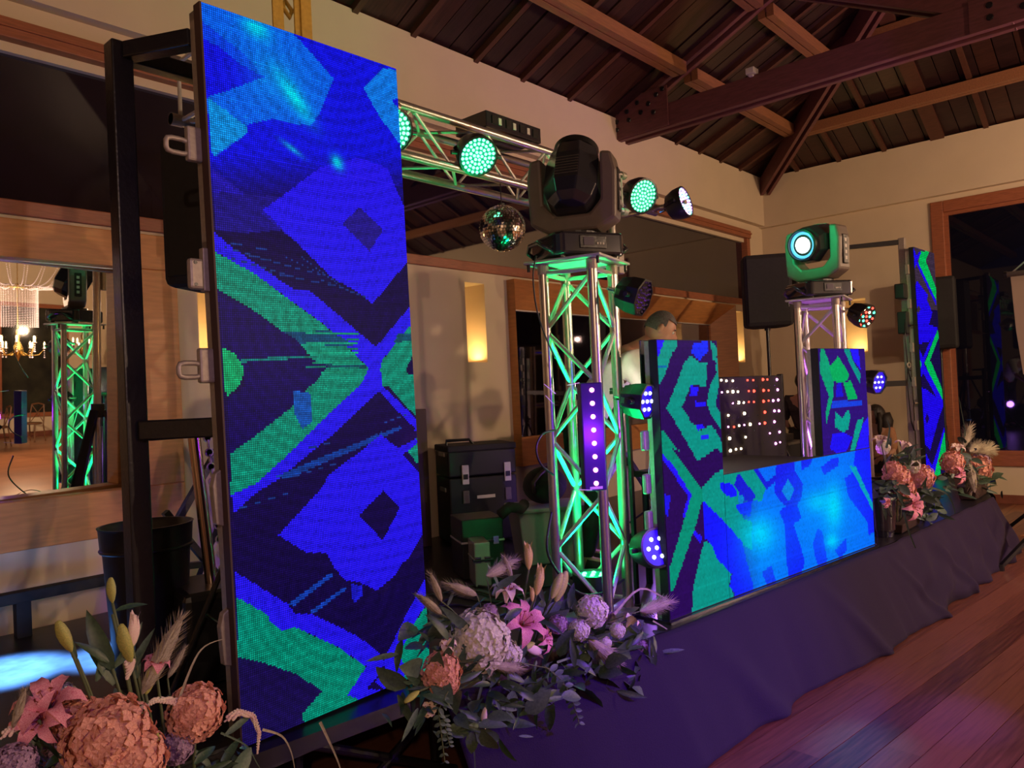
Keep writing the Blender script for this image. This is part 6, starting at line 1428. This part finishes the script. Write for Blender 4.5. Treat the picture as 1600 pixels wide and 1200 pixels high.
def chair(label, loc, rz):   # cross-back banquet chair, faces local +Y
    t_ = thing('dining_chair', label, 'chair', loc, rz)
    MB().lathe([(.20, .0), (.215, .012), (.215, .03), (.20, .04)], seg=24).build('seat', 'chairwood', t_, loc=(0, 0, .42), auto=True)
    for x in (-.17, .17):
        MB().path([(x, .16, .42), (x*1.05, .19, .0)], .016, 8).build('leg', 'chairwood', t_)
        MB().path([(x, -.16, .42), (x*1.1, -.22, .0)], .016, 8).build('leg', 'chairwood', t_)
        MB().path([(x, -.17, .42), (x, -.20, .65), (x*.85, -.23, .88)], .015, 8).build('back_post', 'chairwood', t_)
    MB().path([(-.145, -.23, .88), (0, -.25, .91), (.145, -.23, .88)], .018, 8).build('top_rail', 'chairwood', t_)
    MB().path([(-.16, -.19, .46), (0, -.215, .68), (.14, -.23, .86)], .010, 6).build('cross_slat', 'chairwood', t_); MB().path([(.16, -.19, .46), (0, -.215, .68), (-.14, -.23, .86)], .010, 6).build('cross_slat', 'chairwood', t_)
    for a0, a1 in (((-.17, .17, .2), (.17, .17, .2)), ((-.18, -.19, .2), (.18, -.19, .2))): MB().path([a0, a1], .010, 6).build('stretcher', 'chairwood', t_)
    return t_
chair('brown wooden chair under the seated person near the right wall', (x_+.0, y_, 0), math.radians(90))

# ================================================================== RIGHT FOREGROUND: SCREEN ON TRIPOD
hub = onX(1630, 700, 8.35)
tp = thing('projection_screen', 'cream projection canvas on a black tripod at the right edge', 'projection screen', (hub.x, hub.y, 0))
cL = onX(1579, 432, hub.x); cB = onX(1599, 585, hub.x)
ly = cL.y-hub.y
MB().prism([(ly, cL.z), (ly-.02, cL.z-.5), (cB.y-hub.y, cB.z), (cB.y-hub.y-.9, cB.z-.02), (ly-1.4, cL.z-.02)], -.003, .003, lambda y, z, h: (h, y, z)).build('canvas', 'canvas', tp)
MB().tube((0, ly+.03, cL.z+.02), (0, ly-1.45, cL.z+.02), .025, 12).build('case_tube', 'grey', tp, auto=True)
MB().tube((0, ly+.05, cL.z+.02), (0, ly+.025, cL.z+.02), .032, 12).build('end_cap', 'blackplastic', tp)
MB().bar((.03, ly, cL.z+.03), (.03, ly-.5, cL.z+.45), .012, .012).build('tension_arm', 'alu', tp)
MB().tube((.05, ly-.72, .25), (.05, ly-.72, cL.z+.1), .018, 10).build('pole', 'steel', tp)
hb = Vector((.05, ly-.72, hub.z))
for k, (u_, v_) in enumerate(((1545, 848), (1563, 886))):
    F = onZ(u_, v_, .03)-tp.location
    MB().bar(hb+Vector((0, 0, 0.05)), F, .035, .03).build('leg', 'steel', tp); MB().bar(hb+Vector((0, 0, -.35)), hb*.45+F*.55, .015, .012).build('leg_strut', 'steel', tp)
    MB().tube(F-Vector((0, 0, .03)), F+Vector((0, 0, .02)), .03, 8).build('foot', 'blackplastic', tp)
F = Vector((.5, -1.6, .03)); MB().bar(hb, F, .035, .03).build('leg', 'steel', tp)

# ================================================================== HALL SIDE (seen in the mirrors)
def chandelier(label, x, y, z, R_=.42, n=10, bulbs=True):
    t_ = thing('chandelier', label, 'chandelier', (x, y, z))
    MB().lathe([(.02, .45), (.05, .36), (.03, .2), (.08, .08), (.10, .0), (.05, -.10), (.015, -.2), (.0, -.24)][::-1], seg=16).build('centre_stem', 'gold', t_, smooth=True)
    MB().tube((0, 0, .45), (0, 0, 6.6-z), .008, 6).build('chain', 'gold', t_)
    for k in range(n):
        a = 2*PI*k/n; c, s_ = math.cos(a), math.sin(a); r = R_*(1 if k % 2 else .72); h = .04 if k % 2 else .16
        arm_ = MB().path([(0.05*c, .05*s_, 0), (.4*r*c, .4*r*s_, -.10), (.8*r*c, .8*r*s_, -.08), (r*c, r*s_, h)], .009, 6).build('arm', 'gold', t_, smooth=True)
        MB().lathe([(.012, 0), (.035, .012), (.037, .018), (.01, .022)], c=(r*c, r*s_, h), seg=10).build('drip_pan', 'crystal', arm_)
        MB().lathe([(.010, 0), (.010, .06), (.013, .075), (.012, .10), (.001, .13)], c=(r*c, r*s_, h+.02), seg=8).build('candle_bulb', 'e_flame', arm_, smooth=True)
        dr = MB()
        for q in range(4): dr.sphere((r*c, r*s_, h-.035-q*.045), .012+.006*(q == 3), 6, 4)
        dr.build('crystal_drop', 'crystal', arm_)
    return t_
chandelier('gilded crystal chandelier with candle bulbs over the dance floor, seen in the left mirror', 7.35, -6.9, 2.15, .46, 12)
chandelier('smaller gilded chandelier nearer the windows, seen in the left mirror', 9.9, -9.0, 2.2, .34, 8)
bc = thing('bead_curtain', 'hanging cylinder of crystal strands above the chandelier, seen in the left mirror', 'decoration', (7.35, -6.9, 2.6))
bd_ = MB(); 
for k in range(44):
    a = 2*PI*k/44; c, s_ = .36*math.cos(a), .36*math.sin(a)
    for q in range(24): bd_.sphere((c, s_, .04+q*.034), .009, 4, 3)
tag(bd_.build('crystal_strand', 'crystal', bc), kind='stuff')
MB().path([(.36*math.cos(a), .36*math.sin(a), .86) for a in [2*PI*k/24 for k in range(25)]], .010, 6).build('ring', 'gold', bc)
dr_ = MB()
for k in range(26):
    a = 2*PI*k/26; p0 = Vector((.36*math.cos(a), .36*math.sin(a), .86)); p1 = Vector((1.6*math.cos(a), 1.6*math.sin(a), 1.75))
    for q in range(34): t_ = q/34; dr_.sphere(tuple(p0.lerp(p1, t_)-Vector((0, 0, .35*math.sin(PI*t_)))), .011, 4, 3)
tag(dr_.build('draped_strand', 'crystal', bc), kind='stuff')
for k in range(6):
    a = 2*PI*k/6; MB().tube((1.6*math.cos(a), 1.6*math.sin(a), 1.75), (1.6*math.cos(a), 1.6*math.sin(a), 3.6), .004, 4).build('hanging_wire', 'gold', bc)
tbl = thing('banquet_table', 'white-clothed table at the far windows, seen in the left mirror', 'table', (7.15, -9.2, 0))
MB().lathe([(.60, .001), (.56, .35), (.55, .72), (.55, .75)], seg=28).build('tablecloth', 'white', tbl, auto=True); MB().lathe([(.56, .75), (.57, .76), (.56, .77)], seg=28).build('table_top', 'white', tbl)
chair('brown cross-back chair beside the white table, seen in the left mirror', (8.0, -9.1, 0), math.radians(100))
for k, (x, y) in enumerate(((9.0, -9.6), (6.2, -9.8))): chair(('brown cross-back chair nearest the hall corner, seen in the mirrors', 'brown cross-back chair left of the white hall table')[k], (x, y, 0), math.radians(60+70*k))
